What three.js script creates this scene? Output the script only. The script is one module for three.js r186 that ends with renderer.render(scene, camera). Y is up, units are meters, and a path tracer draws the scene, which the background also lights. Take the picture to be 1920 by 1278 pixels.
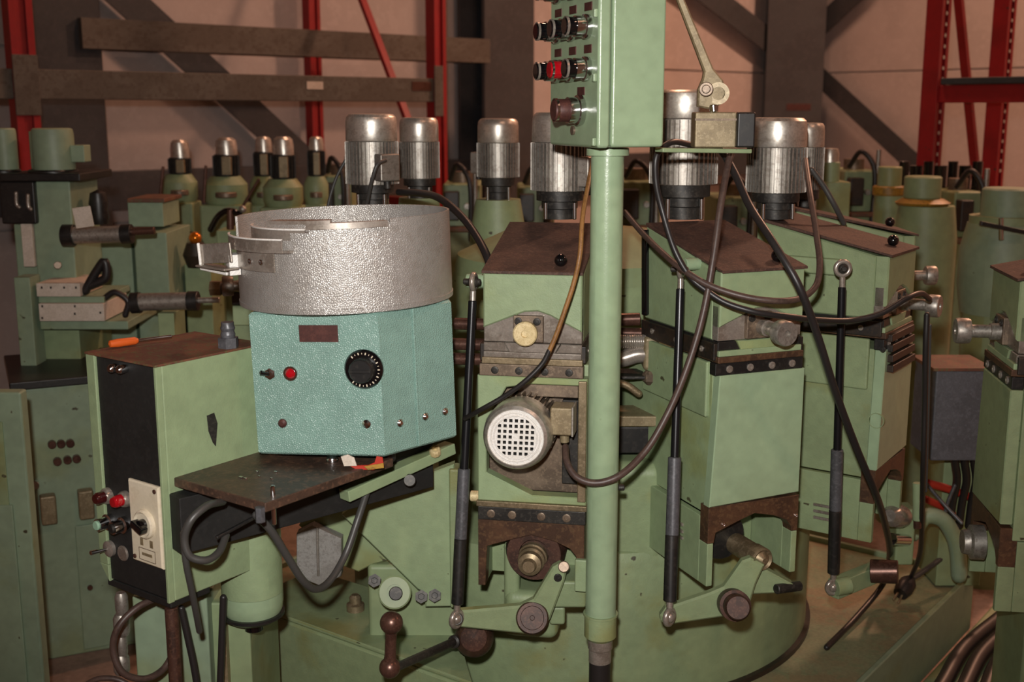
import * as THREE from 'three';
import { RoundedBoxGeometry } from 'three/addons/geometries/RoundedBoxGeometry.js';
import { mergeGeometries, toCreasedNormals } from 'three/addons/utils/BufferGeometryUtils.js';
import { RectAreaLightUniformsLib } from 'three/addons/lights/RectAreaLightUniformsLib.js';

// ------------------------------------------------------------------ camera, light, exposure
const scene = new THREE.Scene();
const EYE = 1.65, F = 2200, PITCH = Math.atan(430 / F);
const camera = new THREE.PerspectiveCamera(2 * Math.atan(639 / F) * 180 / Math.PI, 1920 / 1278, 0.05, 60);
camera.position.set(0, EYE, 0);
camera.rotation.x = -PITCH;
camera.focus = 2.25;
camera.userData.fStop = 5;
scene.add(camera);
const renderer = new THREE.WebGLRenderer({ antialias: true });
renderer.toneMapping = THREE.LinearToneMapping;
renderer.toneMappingExposure = 1.0;
renderer.shadowMap.enabled = true;
RectAreaLightUniformsLib.init();
scene.background = new THREE.Color(0x000000);
// the photographer's flash, a hand's breadth above the lens and a little to its left
const flash = new THREE.SpotLight(0xfffaf4, 17, 0, 37 * Math.PI / 180, 1, 2);
flash.position.set(-0.045, EYE + 0.15, 0.02);
flash.castShadow = true; flash.shadow.radius = 1.3; flash.shadow.mapSize.set(2048, 2048);
flash.target.position.set(-0.045, EYE + 0.15 - 3 * Math.sin(PITCH), -3 * Math.cos(PITCH));
scene.add(flash, flash.target);
const SODIUM = 0xffbf9c, LAMP_W = 108;

// ------------------------------------------------------------------ helpers
const V = (x, y, z) => new THREE.Vector3(x, y, z);
let seedState = 20240;
const rnd = () => { seedState = (seedState * 1664525 + 1013904223) >>> 0; return seedState / 4294967296; };
const cp = Math.cos(PITCH), sp = Math.sin(PITCH);
function ray(px, py) { const a = (px - 960) / F, b = -(py - 639) / F; return V(a, b * cp - sp, -b * sp - cp); }
function at(px, py, D) { const r = ray(px, py); return r.multiplyScalar(D / -r.z).add(V(0, EYE, 0)); }   // the point at distance D in front, seen at a place of the photograph
const hgt = (py, D) => at(960, py, D).y;
const mpp = (D, y = 1.2) => (D * cp + (EYE - y) * sp) / F;                                            // metres that one pixel covers there
function prep(g) {
  g = g.index ? g.toNonIndexed() : g.clone();
  for (const k of Object.keys(g.attributes)) if (!['position', 'normal'].includes(k)) g.deleteAttribute(k);
  if (!g.attributes.normal) g.computeVertexNormals();
  return g;
}
function uvs(g, ou, ov) {
  const p = g.attributes.position, uv = new Float32Array(p.count * 2);
  const a = V(), b = V(), c = V(), n = V();
  for (let i = 0; i < p.count; i += 3) {
    a.fromBufferAttribute(p, i); b.fromBufferAttribute(p, i + 1); c.fromBufferAttribute(p, i + 2);
    n.copy(b).sub(a).cross(c.clone().sub(a));
    const ax = Math.abs(n.x), ay = Math.abs(n.y), az = Math.abs(n.z);
    [a, b, c].forEach((q, k) => {
      let u, v;
      if (ay >= ax && ay >= az) { u = q.x; v = q.z; } else if (ax >= az) { u = q.z; v = q.y; } else { u = q.x; v = q.y; }
      uv[(i + k) * 2] = u + ou; uv[(i + k) * 2 + 1] = v + ov;
    });
  }
  g.setAttribute('uv', new THREE.BufferAttribute(uv, 2));
  return g;
}
function roundUvs(g, R, ou, ov) {                                      // round the thing's own upright axis: arc length and height
  const p = g.attributes.position, uv = new Float32Array(p.count * 2);
  for (let i = 0; i < p.count; i += 3) {
    let a0;
    for (let k = 0; k < 3; k++) {
      const x = p.getX(i + k), z = p.getZ(i + k); let a = Math.atan2(x, z);
      if (k === 0) a0 = a; else if (a - a0 > Math.PI) a -= 2 * Math.PI; else if (a0 - a > Math.PI) a += 2 * Math.PI;
      uv[(i + k) * 2] = a * R + ou; uv[(i + k) * 2 + 1] = p.getY(i + k) + Math.hypot(x, z) + ov;
    }
  }
  g.setAttribute('uv', new THREE.BufferAttribute(uv, 2));
  return g;
}
const used = {};
function numbered(n) { const k = used[n] = (used[n] ?? -1) + 1; return k ? n + '_' + String(k).padStart(3, '0') : n; }
function thing(name, label, category, o = {}) {
  const g = new THREE.Group();
  g.name = numbered(name);
  if (o.pos) g.position.copy(o.pos);
  if (o.th) g.rotation.y = o.th;
  g.userData = { label, category };
  if (o.group) g.userData.group = o.group;
  if (o.kind) g.userData.kind = o.kind;
  g.own = !!o.own;                       // own: parts are given in the thing's own axes; else in the place's
  scene.add(g);
  return g;
}
function build(geos, t) {
  const ou = rnd() * 3, ov = rnd() * 3;
  const list = (Array.isArray(geos) ? geos : [geos]).flat(3).map(q => { const g = prep(q); return q.round ? roundUvs(g, q.round, ou, ov) : uvs(g, ou, ov); });
  const g = list.length > 1 ? mergeGeometries(list) : list[0];
  if (t && !t.own) g.translate(-t.position.x, -t.position.y, -t.position.z);
  return g;
}
function part(t, name, geos, m, label) {
  const root = t.isMesh ? t.rootThing : t;
  const o = new THREE.Mesh(build(geos, root), m);
  o.name = name; o.castShadow = o.receiveShadow = true; o.rootThing = root;
  if (label) o.userData.label = label;
  t.add(o);
  return o;
}
function solo(name, label, category, geos, m, o = {}) {
  const g = build(geos), bb = new THREE.Box3().setFromBufferAttribute(g.attributes.position);
  const c = bb.getCenter(V()); c.y = bb.min.y;
  g.translate(-c.x, -c.y, -c.z);
  const q = new THREE.Mesh(g, m);
  q.position.copy(c); q.name = numbered(name); q.castShadow = q.receiveShadow = true;
  q.userData = o.kind === 'structure' ? { kind: 'structure' } : { label, category };
  if (o.kind === 'structure' && label) q.userData.label = label;
  if (o.group) q.userData.group = o.group;
  if (o.kind) q.userData.kind = o.kind;
  q.own = false; q.rootThing = q;
  scene.add(q);
  return q;
}
// geometries
function box(x0, x1, y0, y1, z0, z1, r = 0.002) {
  const w = Math.abs(x1 - x0), h = Math.abs(y1 - y0), d = Math.abs(z1 - z0);
  r = Math.min(r, w * 0.45, h * 0.45, d * 0.45);
  return new RoundedBoxGeometry(w, h, d, r > 0.006 ? 3 : 1, r).translate((x0 + x1) / 2, (y0 + y1) / 2, (z0 + z1) / 2);
}
function frameOf(p0, p1) {
  const d = p1.clone().sub(p0), L = d.length();
  const q = new THREE.Quaternion().setFromUnitVectors(V(0, 1, 0), d.normalize());
  return { L, m: new THREE.Matrix4().compose(p0, q, V(1, 1, 1)) };
}
// creased normals, worked out on a large copy because the helper rounds positions to a centimetre
const crease = (g, a) => toCreasedNormals(g.scale(1000, 1000, 1000), a).scale(0.001, 0.001, 0.001);
function lathe(p0, p1, prof, seg = 28, sharp = 0.6) {           // prof: [radius, share of the length or metres when abs]
  const { L, m } = frameOf(p0, p1);
  const g = new THREE.LatheGeometry(prof.map(([r, s]) => new THREE.Vector2(Math.max(r, 0), s * L)), seg);
  return crease(g, sharp).applyMatrix4(m);
}
function rod(p0, p1, r, r1 = r, seg = 20, ch = 0.0015) {
  const L = p0.distanceTo(p1), c = Math.min(ch, r * 0.4, r1 * 0.4, L * 0.3) / L, k = c * L;
  return lathe(p0, p1, [[0, 0], [r - k, 0], [r, c], [r1, 1 - c], [r1 - k, 1], [0, 1]], seg);
}
function ringGeo(p0, p1, ro, ri, seg = 28) { return lathe(p0, p1, [[ri, 0], [ro, 0], [ro, 1], [ri, 1], [ri, 0]], seg); }
const ball = (p, r, a = 20, b = 14) => new THREE.SphereGeometry(r, a, b).translate(p.x, p.y, p.z);
function beam(p0, p1, w, d, up = V(0, 1, 0), r = 0.002) {          // a bar from p0 to p1; w across, d along up
  const z = p1.clone().sub(p0), L = z.length(); z.normalize();
  const x = up.clone().cross(z).normalize(), y = z.clone().cross(x);
  return new RoundedBoxGeometry(w, d, L, 1, Math.min(r, w * 0.4, d * 0.4)).applyMatrix4(new THREE.Matrix4().makeBasis(x, y, z).setPosition(p0.clone().add(p1).multiplyScalar(0.5)));
}
function shapeOf(pts) { const s = new THREE.Shape(); pts.forEach(([x, y], i) => i ? s.lineTo(x, y) : s.moveTo(x, y)); s.closePath(); return s; }
function plate(pts, z0, z1, holes = [], bev = 0.0015) {              // outline in x, y; thickness along z
  const s = shapeOf(pts);
  for (const h of holes) s.holes.push(h.isPath ? h : shapeOf(h));
  const b = Math.min(bev, (z1 - z0) * 0.3);
  const g = new THREE.ExtrudeGeometry(s, { depth: z1 - z0 - 2 * b, bevelEnabled: b > 0, bevelThickness: b, bevelSize: b, bevelOffset: -b, bevelSegments: 1, curveSegments: 12 });
  return g.translate(0, 0, z0 + b);
}
function profX(pts, x0, x1, bev = 0.002) {                          // outline in z, y; thickness along x
  return plate(pts, 0, x1 - x0, [], bev).applyMatrix4(new THREE.Matrix4().makeBasis(V(0, 0, 1), V(0, 1, 0), V(-1, 0, 0)).setPosition(x1, 0, 0));
}
function planY(pts, y0, y1, bev = 0.003) {                          // outline in x, z; thickness along y
  return plate(pts.map(([x, z]) => [x, -z]), 0, y1 - y0, [], bev).applyMatrix4(new THREE.Matrix4().makeRotationX(-Math.PI / 2).setPosition(0, y0, 0));
}
function tube(pts, r, rad = 8, per = 10) {
  const c = new THREE.CatmullRomCurve3(pts, false, 'centripetal');
  const g = new THREE.TubeGeometry(c, Math.max(8, pts.length * per), r, rad);
  const e0 = ball(pts[0], r * 0.99, 8, 6), e1 = ball(pts[pts.length - 1], r * 0.99, 8, 6);
  return [g, e0, e1];
}
const xform = (g, x, y, z, ry = 0, rx = 0, rz = 0) => (Array.isArray(g) ? g.flat(3) : [g]).map(q => q.applyMatrix4(new THREE.Matrix4().makeRotationFromEuler(new THREE.Euler(rx, ry, rz, 'YXZ')).setPosition(x, y, z)));
function hit(t, px, py, z = 0) {                                    // where the sight line meets the plane z = const in the thing's own axes
  t.updateMatrixWorld(true);
  const inv = t.matrixWorld.clone().invert();
  const o = V(0, EYE, 0).applyMatrix4(inv), d = V(0, EYE, 0).add(ray(px, py)).applyMatrix4(inv).sub(o);
  return o.add(d.multiplyScalar((z - o.z) / d.z));
}
function hitX(t, px, py, x = 0) {
  t.updateMatrixWorld(true);
  const inv = t.matrixWorld.clone().invert();
  const o = V(0, EYE, 0).applyMatrix4(inv), d = V(0, EYE, 0).add(ray(px, py)).applyMatrix4(inv).sub(o);
  return o.add(d.multiplyScalar((x - o.x) / d.x));
}
// upright box whose front stands at distance D and fills a rectangle of the photograph
function pbox([x0, y0, x1, y1], D, depth, r = 0.003) {
  const yb = hgt(y1, D), yt = hgt(y0, D), ym = (y0 + y1) / 2;
  return box(at(x0, ym, D).x, at(x1, ym, D).x, yb, yt, -D - depth, -D, r);
}
function pcyl(px, y0, y1, w, D, prof) {                             // upright cylinder
  const c = at(px, (y0 + y1) / 2, D), r = w / 2 * mpp(D, c.y);
  const p0 = V(c.x, hgt(y1, D), -D), p1 = V(c.x, hgt(y0, D), -D);
  return prof ? lathe(p0, p1, prof.map(([a, s]) => [a * r, s])) : rod(p0, p1, r, r, 28, r * 0.08);
}
function bolt(p, dir, r = 0.006, h = 0.005) {                       // cap screw with a socket
  const q = p.clone().add(dir.clone().multiplyScalar(h));
  return lathe(p, q, [[0, 0], [r, 0], [r, 0.8], [r * 0.85, 1], [r * 0.5, 1], [r * 0.45, 0.5], [0, 0.5]], 10);
}

// ------------------------------------------------------------------ procedural surfaces
function lattice(n, seed) { let s = seed >>> 0; const a = new Float32Array(n * n); for (let i = 0; i < a.length; i++) { s = (s * 1664525 + 1013904223) >>> 0; a[i] = s / 4294967296; } return a; }
function noiseField(size, cells, seed) {
  const l = lattice(cells, seed), out = new Float32Array(size * size), k = cells / size;
  for (let y = 0; y < size; y++) {
    const v = y * k, j = Math.floor(v), fy = v - j, sy = fy * fy * (3 - 2 * fy), j1 = (j + 1) % cells;
    for (let x = 0; x < size; x++) {
      const u = x * k, i = Math.floor(u), fx = u - i, sx = fx * fx * (3 - 2 * fx), i1 = (i + 1) % cells;
      const a = l[j * cells + i], b = l[j * cells + i1], c = l[j1 * cells + i], d = l[j1 * cells + i1];
      out[y * size + x] = (a + (b - a) * sx) * (1 - sy) + (c + (d - c) * sx) * sy;
    }
  }
  return out;
}
function fbm(size, cells, oct, seed, gain = 0.5) {
  const out = new Float32Array(size * size); let amp = 1, tot = 0, c = cells;
  for (let o = 0; o < oct && c <= size; o++) { const n = noiseField(size, c, seed + o * 77); for (let i = 0; i < out.length; i++) out[i] += n[i] * amp; tot += amp; amp *= gain; c *= 2; }
  for (let i = 0; i < out.length; i++) out[i] /= tot;
  return out;
}
const hex = h => [(h >> 16) & 255, (h >> 8) & 255, h & 255];
const ss = (a, b, x) => { const t = Math.min(1, Math.max(0, (x - a) / (b - a))); return t * t * (3 - 2 * t); };
function dataTex(size, f, metres, srgb = true) {
  const d = new Uint8Array(size * size * 4);
  for (let i = 0; i < size * size; i++) { const c = f(i); d[i * 4] = c[0]; d[i * 4 + 1] = c[1]; d[i * 4 + 2] = c[2]; d[i * 4 + 3] = 255; }
  const t = new THREE.DataTexture(d, size, size);
  t.wrapS = t.wrapT = THREE.RepeatWrapping; t.magFilter = THREE.LinearFilter; t.minFilter = THREE.LinearMipmapLinearFilter; t.generateMipmaps = true;
  t.repeat.set(1 / metres, 1 / metres);
  if (srgb) t.colorSpace = THREE.SRGBColorSpace;
  t.needsUpdate = true;
  return t;
}
const S = 512;
const nA = fbm(S, 4, 6, 11), nB = fbm(S, 6, 6, 905), nC = fbm(S, 48, 3, 333), nD = fbm(S, 128, 2, 71), nE = fbm(S, 10, 6, 4401, 0.6);
// paint: base colour, cloudy oil film with an outline of its own, chips and specks
function paintTex(base, oil, chip, k = {}) {
  const B = hex(base), O = hex(oil), C = hex(chip), amt = k.oil ?? 0.55, lo = k.lo ?? 0.53, chips = k.chips ?? 0.755;
  return dataTex(S, i => {
    const v = 1 + (nA[i] - 0.5) * 0.16 + (nC[i] - 0.5) * 0.10;
    const o = ss(lo, lo + 0.22, nB[i] * 0.75 + nE[i] * 0.25) * amt, c = ss(chips, chips + 0.03, nC[i] * 0.6 + nE[i] * 0.4);
    return [0, 1, 2].map(j => Math.min(255, ((B[j] * v) * (1 - o) + O[j] * v * o) * (1 - c) + C[j] * c));
  }, k.m ?? 0.9);
}
function mottle(a, b, c, m = 0.4, hard = 0.5, grain = 0.16) {
  const A = hex(a), B = hex(b), C = hex(c);
  return dataTex(S, i => {
    const t = ss(0.5 - 0.18 * hard, 0.5 + 0.18 * hard, nB[i]), s = ss(0.55, 0.7, nC[i]) * 0.6, g = 1 + (nD[i] - 0.5) * grain;
    return [0, 1, 2].map(j => Math.min(255, ((A[j] * (1 - t) + B[j] * t) * (1 - s) + C[j] * s) * g));
  }, m);
}
const roughTex = dataTex(S, i => { const v = 110 + 110 * nE[i] + 40 * (nC[i] - 0.5); return [v, v, v]; }, 0.5, false);
const hammerBump = (() => {                                         // hammered enamel: small rounded cells
  const n = 46, pts = []; let s = 991; const r = () => (s = (s * 1664525 + 1013904223) >>> 0) / 4294967296;
  for (let j = 0; j < n; j++) for (let i = 0; i < n; i++) pts.push([(i + r()) / n, (j + r()) / n]);
  return dataTex(S, i => {
    const x = (i % S) / S, y = Math.floor(i / S) / S, ci = Math.floor(x * n), cj = Math.floor(y * n); let best = 9, sec = 9;
    for (let a = -1; a <= 1; a++) for (let b = -1; b <= 1; b++) {
      const ii = ci + a, jj = cj + b, p = pts[((jj + n) % n) * n + (ii + n) % n];
      const dx = p[0] + (ii < 0 ? -1 : ii >= n ? 1 : 0) - x, dy = p[1] + (jj < 0 ? -1 : jj >= n ? 1 : 0) - y, d = Math.hypot(dx, dy) * n;
      if (d < best) { sec = best; best = d; } else if (d < sec) sec = d;
    }
    const v = 255 * Math.min(1, Math.sqrt(Math.max(0, sec - best)) * 1.0); return [v, v, v];
  }, 0.16, false);
})();
const grainBump = dataTex(S, i => { const v = 255 * (nC[i] * 0.5 + nD[i] * 0.5); return [v, v, v]; }, 0.25, false);
const mat = (o) => new THREE.MeshPhysicalMaterial(Object.assign({ roughness: 0.5, metalness: 0 }, o));
const M = {
  green: mat({ map: paintTex(0x8b9d78, 0x82864c, 0x4a4a34, { oil: 0.5 }), roughness: 0.5, roughnessMap: null, bumpMap: grainBump, bumpScale: 0.00035 }),
  greenClean: mat({ map: paintTex(0x90a686, 0x8c9e7c, 0x5a6648, { oil: 0.35, chips: 0.80 }), roughness: 0.28, bumpMap: grainBump, bumpScale: 0.0002 }),
  greenOily: mat({ map: paintTex(0x84946f, 0x7c7844, 0x3c3826, { oil: 0.58, lo: 0.5, chips: 0.74, m: 0.8 }), roughness: 0.5, bumpMap: grainBump, bumpScale: 0.0004 }),
  greenDark: mat({ map: paintTex(0x84946f, 0x7c7844, 0x3c3826, { oil: 0.6, lo: 0.5 }), roughness: 0.5 }),
  greenGrey: mat({ map: paintTex(0x84977e, 0x80885c, 0x3c3826, { oil: 0.45 }), roughness: 0.5 }),
  teal: mat({ map: paintTex(0x7a9a90, 0x76958a, 0x4c6258, { oil: 0.4, chips: 0.80 }), roughness: 0.34, bumpMap: hammerBump, bumpScale: 0.0010 }),
  bowl: mat({ map: mottle(0xa9a6a2, 0xa4a09b, 0x9d9892, 0.5, 0.5, 0.04), roughness: 0.42, metalness: 0.5, bumpMap: hammerBump, bumpScale: 0.0007 }),
  brownTop: mat({ map: mottle(0x412c24, 0x4c342a, 0x604638, 0.22), roughness: 0.75, bumpMap: grainBump, bumpScale: 0.001 }),
  tray: mat({ map: mottle(0x81886a, 0x847a5e, 0x778666, 0.7, 1.0), roughness: 0.5, bumpMap: grainBump, bumpScale: 0.0005 }),
  rustTop: mat({ map: mottle(0x5e3a2c, 0x6f4632, 0x56603a, 0.3), roughness: 0.6, bumpMap: grainBump, bumpScale: 0.0006 }),
  steel: mat({ map: mottle(0xa0978e, 0x8c8278, 0xaaa298, 0.25), roughness: 0.45, metalness: 0.55, roughnessMap: roughTex }),
  oilySteel: mat({ map: mottle(0x7a6a5a, 0x66584b, 0x8e7c68, 0.2), roughness: 0.45, metalness: 0.45 }),
  brownSteel: mat({ map: mottle(0x5a4130, 0x4a362a, 0x6e543c, 0.25), roughness: 0.42, metalness: 0.3 }),
  brassy: mat({ map: mottle(0x8c7c62, 0x786a52, 0x9c8c72, 0.2), roughness: 0.45, metalness: 0.6 }),
  cream: mat({ map: mottle(0xd8c69a, 0xcbb88a, 0xb8a274, 0.1), roughness: 0.45, metalness: 0.15 }),
  alu: mat({ map: mottle(0xa39e96, 0x98928a, 0x807870, 0.3), roughness: 0.45, metalness: 0.7 }),
  cowl: mat({ map: mottle(0xd0cbc2, 0xc6c0b6, 0xb4aa9e, 0.4), roughness: 0.36, metalness: 0.8 }),
  cowlPaint: mat({ map: mottle(0xe4e2de, 0xdedbd5, 0xd2cdc4, 0.12), roughness: 0.5, metalness: 0.1 }),
  chrome: mat({ color: 0xcfcfd0, roughness: 0.16, metalness: 1 }),
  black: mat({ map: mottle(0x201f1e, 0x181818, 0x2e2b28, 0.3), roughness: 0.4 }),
  blackSheet: mat({ map: mottle(0x1d1d1c, 0x191918, 0x242322, 0.3), roughness: 0.62 }),
  blackGloss: mat({ color: 0x0b0b0d, roughness: 0.08, clearcoat: 0.6 }),
  strutBlack: mat({ color: 0x1b1b1e, roughness: 0.3, metalness: 0.35 }),
  plateTop: mat({ map: mottle(0x4a382e, 0x3a2e27, 0x644a3a, 0.3, 0.8), roughness: 0.42, bumpMap: grainBump, bumpScale: 0.0005 }),
  blackOil: mat({ map: mottle(0x1f1c1a, 0x2b2119, 0x3a2c22, 0.25), roughness: 0.45 }),
  darkSteel: mat({ map: mottle(0x34322f, 0x282624, 0x4a4640, 0.2), roughness: 0.5, metalness: 0.4 }),
  ironBrown: mat({ map: mottle(0x4a3026, 0x3a261e, 0x5e4234, 0.15), roughness: 0.55, metalness: 0.2 }),
  copper: mat({ map: mottle(0x64483e, 0x563c33, 0x745448, 0.15), roughness: 0.32, metalness: 0.6 }),
  galvanised: mat({ map: mottle(0x8e8c88, 0x83807b, 0x787470, 0.2), roughness: 0.55, metalness: 0.15 }),
  sleeve: mat({ map: mottle(0x55565a, 0x4c4d50, 0x646468, 0.2), roughness: 0.4, metalness: 0.25 }),
  rubber: mat({ color: 0x232020, roughness: 0.42 }),
  rubberBrown: mat({ map: mottle(0x4a3a34, 0x41322d, 0x54443c, 0.2), roughness: 0.45 }),
  rubberGrey: mat({ color: 0x3f3e3c, roughness: 0.42 }),
  wireTan: mat({ map: mottle(0x8a6236, 0x7a552e, 0x9a7040, 0.1), roughness: 0.5 }),
  plasticWhite: mat({ map: mottle(0xd8cdb6, 0xd3c8b0, 0xccc0a6, 0.4, 0.5, 0.04), roughness: 0.4 }),
  redLens: mat({ color: 0xa00c18, roughness: 0.12, clearcoat: 1 }),
  darkRedLens: mat({ color: 0x3a0f10, roughness: 0.2, clearcoat: 0.7 }),
  mintButton: mat({ color: 0x8fb49a, roughness: 0.4 }),
  plaque: mat({ map: mottle(0x4a2a26, 0x56322c, 0x3c2420, 0.06), roughness: 0.5, metalness: 0.2 }),
  red: mat({ map: paintTex(0x9a1a1e, 0x7a1618, 0x55302a, { chips: 0.72, m: 0.8 }), roughness: 0.5 }),
  beamGrey: mat({ map: mottle(0x5d5850, 0x544e46, 0x4a423a, 0.8), roughness: 0.6 }),
  columnGrey: mat({ map: mottle(0x3a3d40, 0x35373a, 0x424244, 1.0), roughness: 0.6 }),
  wall: mat({ map: mottle(0xb8afab, 0xb2a9a5, 0xbcb4b0, 1.9, 0.8, 0.03), roughness: 0.8 }),
  floor: mat({ map: mottle(0x9a8478, 0x8c766a, 0x7a665a, 1.5), roughness: 0.7 }),
  ceiling: mat({ color: 0x6a6662, roughness: 0.9 }),
  slate: mat({ map: mottle(0x55575e, 0x4e5056, 0x60626a, 0.3), roughness: 0.5 }),
  tan: mat({ map: mottle(0x8a7c60, 0x7c6e54, 0x9a8c70, 0.2), roughness: 0.45, metalness: 0.3 }),
  orange: mat({ color: 0xc4561e, roughness: 0.4 }),
  yellowBand: mat({ map: mottle(0xa07a2a, 0x8a6820, 0x6a5020, 0.3), roughness: 0.5 }),
  paper: mat({ map: mottle(0xc9bdb0, 0xc0b4a6, 0xb2a698, 0.1), roughness: 0.8 }),
  redHose: mat({ color: 0xa83022, roughness: 0.4 }),
};

// ------------------------------------------------------------------ the hall: two walls meet in the corner that the camera looks into
const TH = Math.atan2(0.67, 0.74);
const room = new THREE.Group(); room.position.set(2.65, 0, -11.5); room.rotation.y = TH; room.updateMatrixWorld(true);   // axes of the hall only
const hall = (x, y, z) => V(x, y, z).applyMatrix4(room.matrixWorld);
const HC = 7;
function struct(name, geo, m, label) {
  const t = new THREE.Group(); t.name = name; t.position.copy(room.position); t.rotation.y = TH; t.userData = { kind: 'structure', label }; t.own = true;
  scene.add(t); if (geo) part(t, 'shell', geo, m); return t;
}
struct('floor', box(-14.2, 0.2, -0.2, 0, -0.2, 13.2, 0), M.floor, 'dusty concrete floor of the machine hall');
struct('ceiling', box(-14.2, 0.2, HC, HC + 0.2, -0.2, 13.2, 0), M.ceiling, 'high grey ceiling of the machine hall');
struct('wall_front', box(-14.2, 0.2, 0, HC, 13, 13.2, 0), M.wall, 'wall behind the photographer');
struct('wall_back', box(-14.2, -14, 0, HC, 0, 13, 0), M.wall, 'far side wall of the machine hall');
const wl = struct('wall_left', box(-14.2, 0.2, 0, HC, -0.2, -0.04, 0), M.wall, 'pale clad wall behind the red pallet rack');
const wr = struct('wall_right', box(0.04, 0.2, 0, HC, 0, 13, 0), M.wall, 'pale clad wall meeting the other at a dark corner post');
for (let k = 0; k < 7; k++) {
  part(wl, 'cladding_panel', box(-14, -0.001, k + 0.006, k + 0.994, -0.04, 0, 0.004), M.wall);
  part(wr, 'cladding_panel', box(0, 0.04, k + 0.006, k + 0.994, 0.001, 13, 0.004), M.wall);
}
// steel frame of the hall
const colSpec = [[115, 0.30, 'dark steel building column behind the red rack post'], [930, 0.38, 'dark steel column in the middle of the pale wall'], [1467, 0.42, 'dark steel column standing in the corner of the hall']];
const colX = [];
colSpec.forEach(([px, w, label], i) => {
  const p = hit(room, px, 209, 0.25); colX.push(p.x);
  const t = thing('steel_column', label, 'column', { pos: hall(i === 2 ? -0.32 : p.x, 0, 0.25), th: TH, own: true, kind: 'structure' });
  const h = w * 0.62;
  if (i === 2) { t.rotation.y = TH - Math.PI / 4; }
  part(t, 'flange', box(-h, h, 0, HC, 0.12, 0.15), M.columnGrey); part(t, 'flange', box(-h, h, 0, HC, -0.15, -0.12), M.columnGrey);
  part(t, 'web', box(-0.012, 0.012, 0, HC, -0.12, 0.12), M.columnGrey);
  if (i === 2) part(t, 'sticker', box(-0.06, 0.16, 1.66, 1.72, 0.149, 0.153, 0.001), M.plaque, 'small dull red sticker');
});
function braceL(px0, py0, px1, py1, w, label, z = 0.13) {
  const a = hall(...hit(room, px0, py0, z).toArray()), b = hall(...hit(room, px1, py1, z).toArray()), n = V(Math.sin(TH), 0, Math.cos(TH));
  solo('diagonal_brace', label, 'brace', [beam(a, b, w, 0.012, n), beam(a.clone().add(n.clone().multiplyScalar(-0.04)), b.clone().add(n.clone().multiplyScalar(-0.04)), 0.012, 0.08, n)], M.columnGrey);
}
function braceR(px0, py0, px1, py1, w, label) {
  const n = V(-Math.cos(TH), 0, Math.sin(TH));
  const a = hall(...hitX(room, px0, py0, -0.13).toArray()), b = hall(...hitX(room, px1, py1, -0.13).toArray());
  solo('diagonal_brace', label, 'brace', [beam(a, b, w, 0.012, n), beam(a.clone().add(n.clone().multiplyScalar(-0.04)), b.clone().add(n.clone().multiplyScalar(-0.04)), 0.012, 0.08, n)], M.columnGrey);
}
braceL(120, -110, 590, 320, 0.19, 'dark diagonal brace crossing the wall behind the red rack');
braceL(1240, -80, 1440, 75, 0.22, 'short dark brace running up from the corner column');
braceR(1495, 105, 1740, 330, 0.17, 'dark diagonal brace sloping down from the corner column to the red rack');
braceR(1500, 85, 1690, -95, 0.19, 'dark diagonal brace rising from the corner column');
{
  const a = hit(room, 150, 62, 0.42), b = hit(room, 935, 92, 0.42);
  const y = (a.y + b.y) / 2;
  solo('wall_rail', 'dull grey horizontal rail between the wall columns', 'rail', [beam(hall(a.x, a.y, 0.42), hall(b.x - 0.1, a.y, 0.42), 0.05, 0.16)], M.beamGrey, { kind: 'structure' });
  const c = hit(room, 160, 320, 0.1), d = hit(room, 640, 330, 0.1);
  solo('wall_ledge', 'dim grey low ledge along the foot of the wall', 'ledge', [beam(hall(-13.9, c.y - 0.12, 0.1), hall(-0.3, c.y - 0.12, 0.1), 0.14, 0.22)], M.columnGrey, { kind: 'structure' });
}
// high-bay lamps with warm sodium light, under the ceiling and out of the frame
[[-1.2, 4.4, 4.0], [-2.6, 9.0, 0.8], [-5.6, 2.8, 0.74], [-8.4, 9.2, 0.5]].forEach(([x, z, k], i) => {
  const p = hall(x, 6.1, z);
  const t = thing('high_bay_lamp', ['warm high bay lamp over the corner of the hall', 'warm high bay lamp near the bare side wall', 'warm high bay lamp over the rotary machine', 'warm high bay lamp over the photographer'][i], 'lamp', { pos: p, own: true });
  part(t, 'lamp_shade', lathe(V(0, 0, 0), V(0, 0.4, 0), [[0.3, 0], [0.29, 0.08], [0.18, 0.55], [0.09, 0.8], [0.09, 1], [0, 1]]), M.alu);
  part(t, 'lamp_lens', lathe(V(0, -0.01, 0), V(0, 0.02, 0), [[0, 0], [0.28, 0.2], [0.28, 1], [0, 1]]), new THREE.MeshStandardMaterial({ color: 0xffe0c0, emissive: SODIUM, emissiveIntensity: 4 }));
  part(t, 'suspension_rod', rod(V(0, 0.4, 0), V(0, 0.9, 0), 0.012), M.darkSteel);
  const l = new THREE.RectAreaLight(SODIUM, LAMP_W * k, 0.5, 0.5);
  l.position.copy(p).add(V(0, -0.03, 0)); l.lookAt(p.x, 0, p.z); scene.add(l);
});

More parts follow.
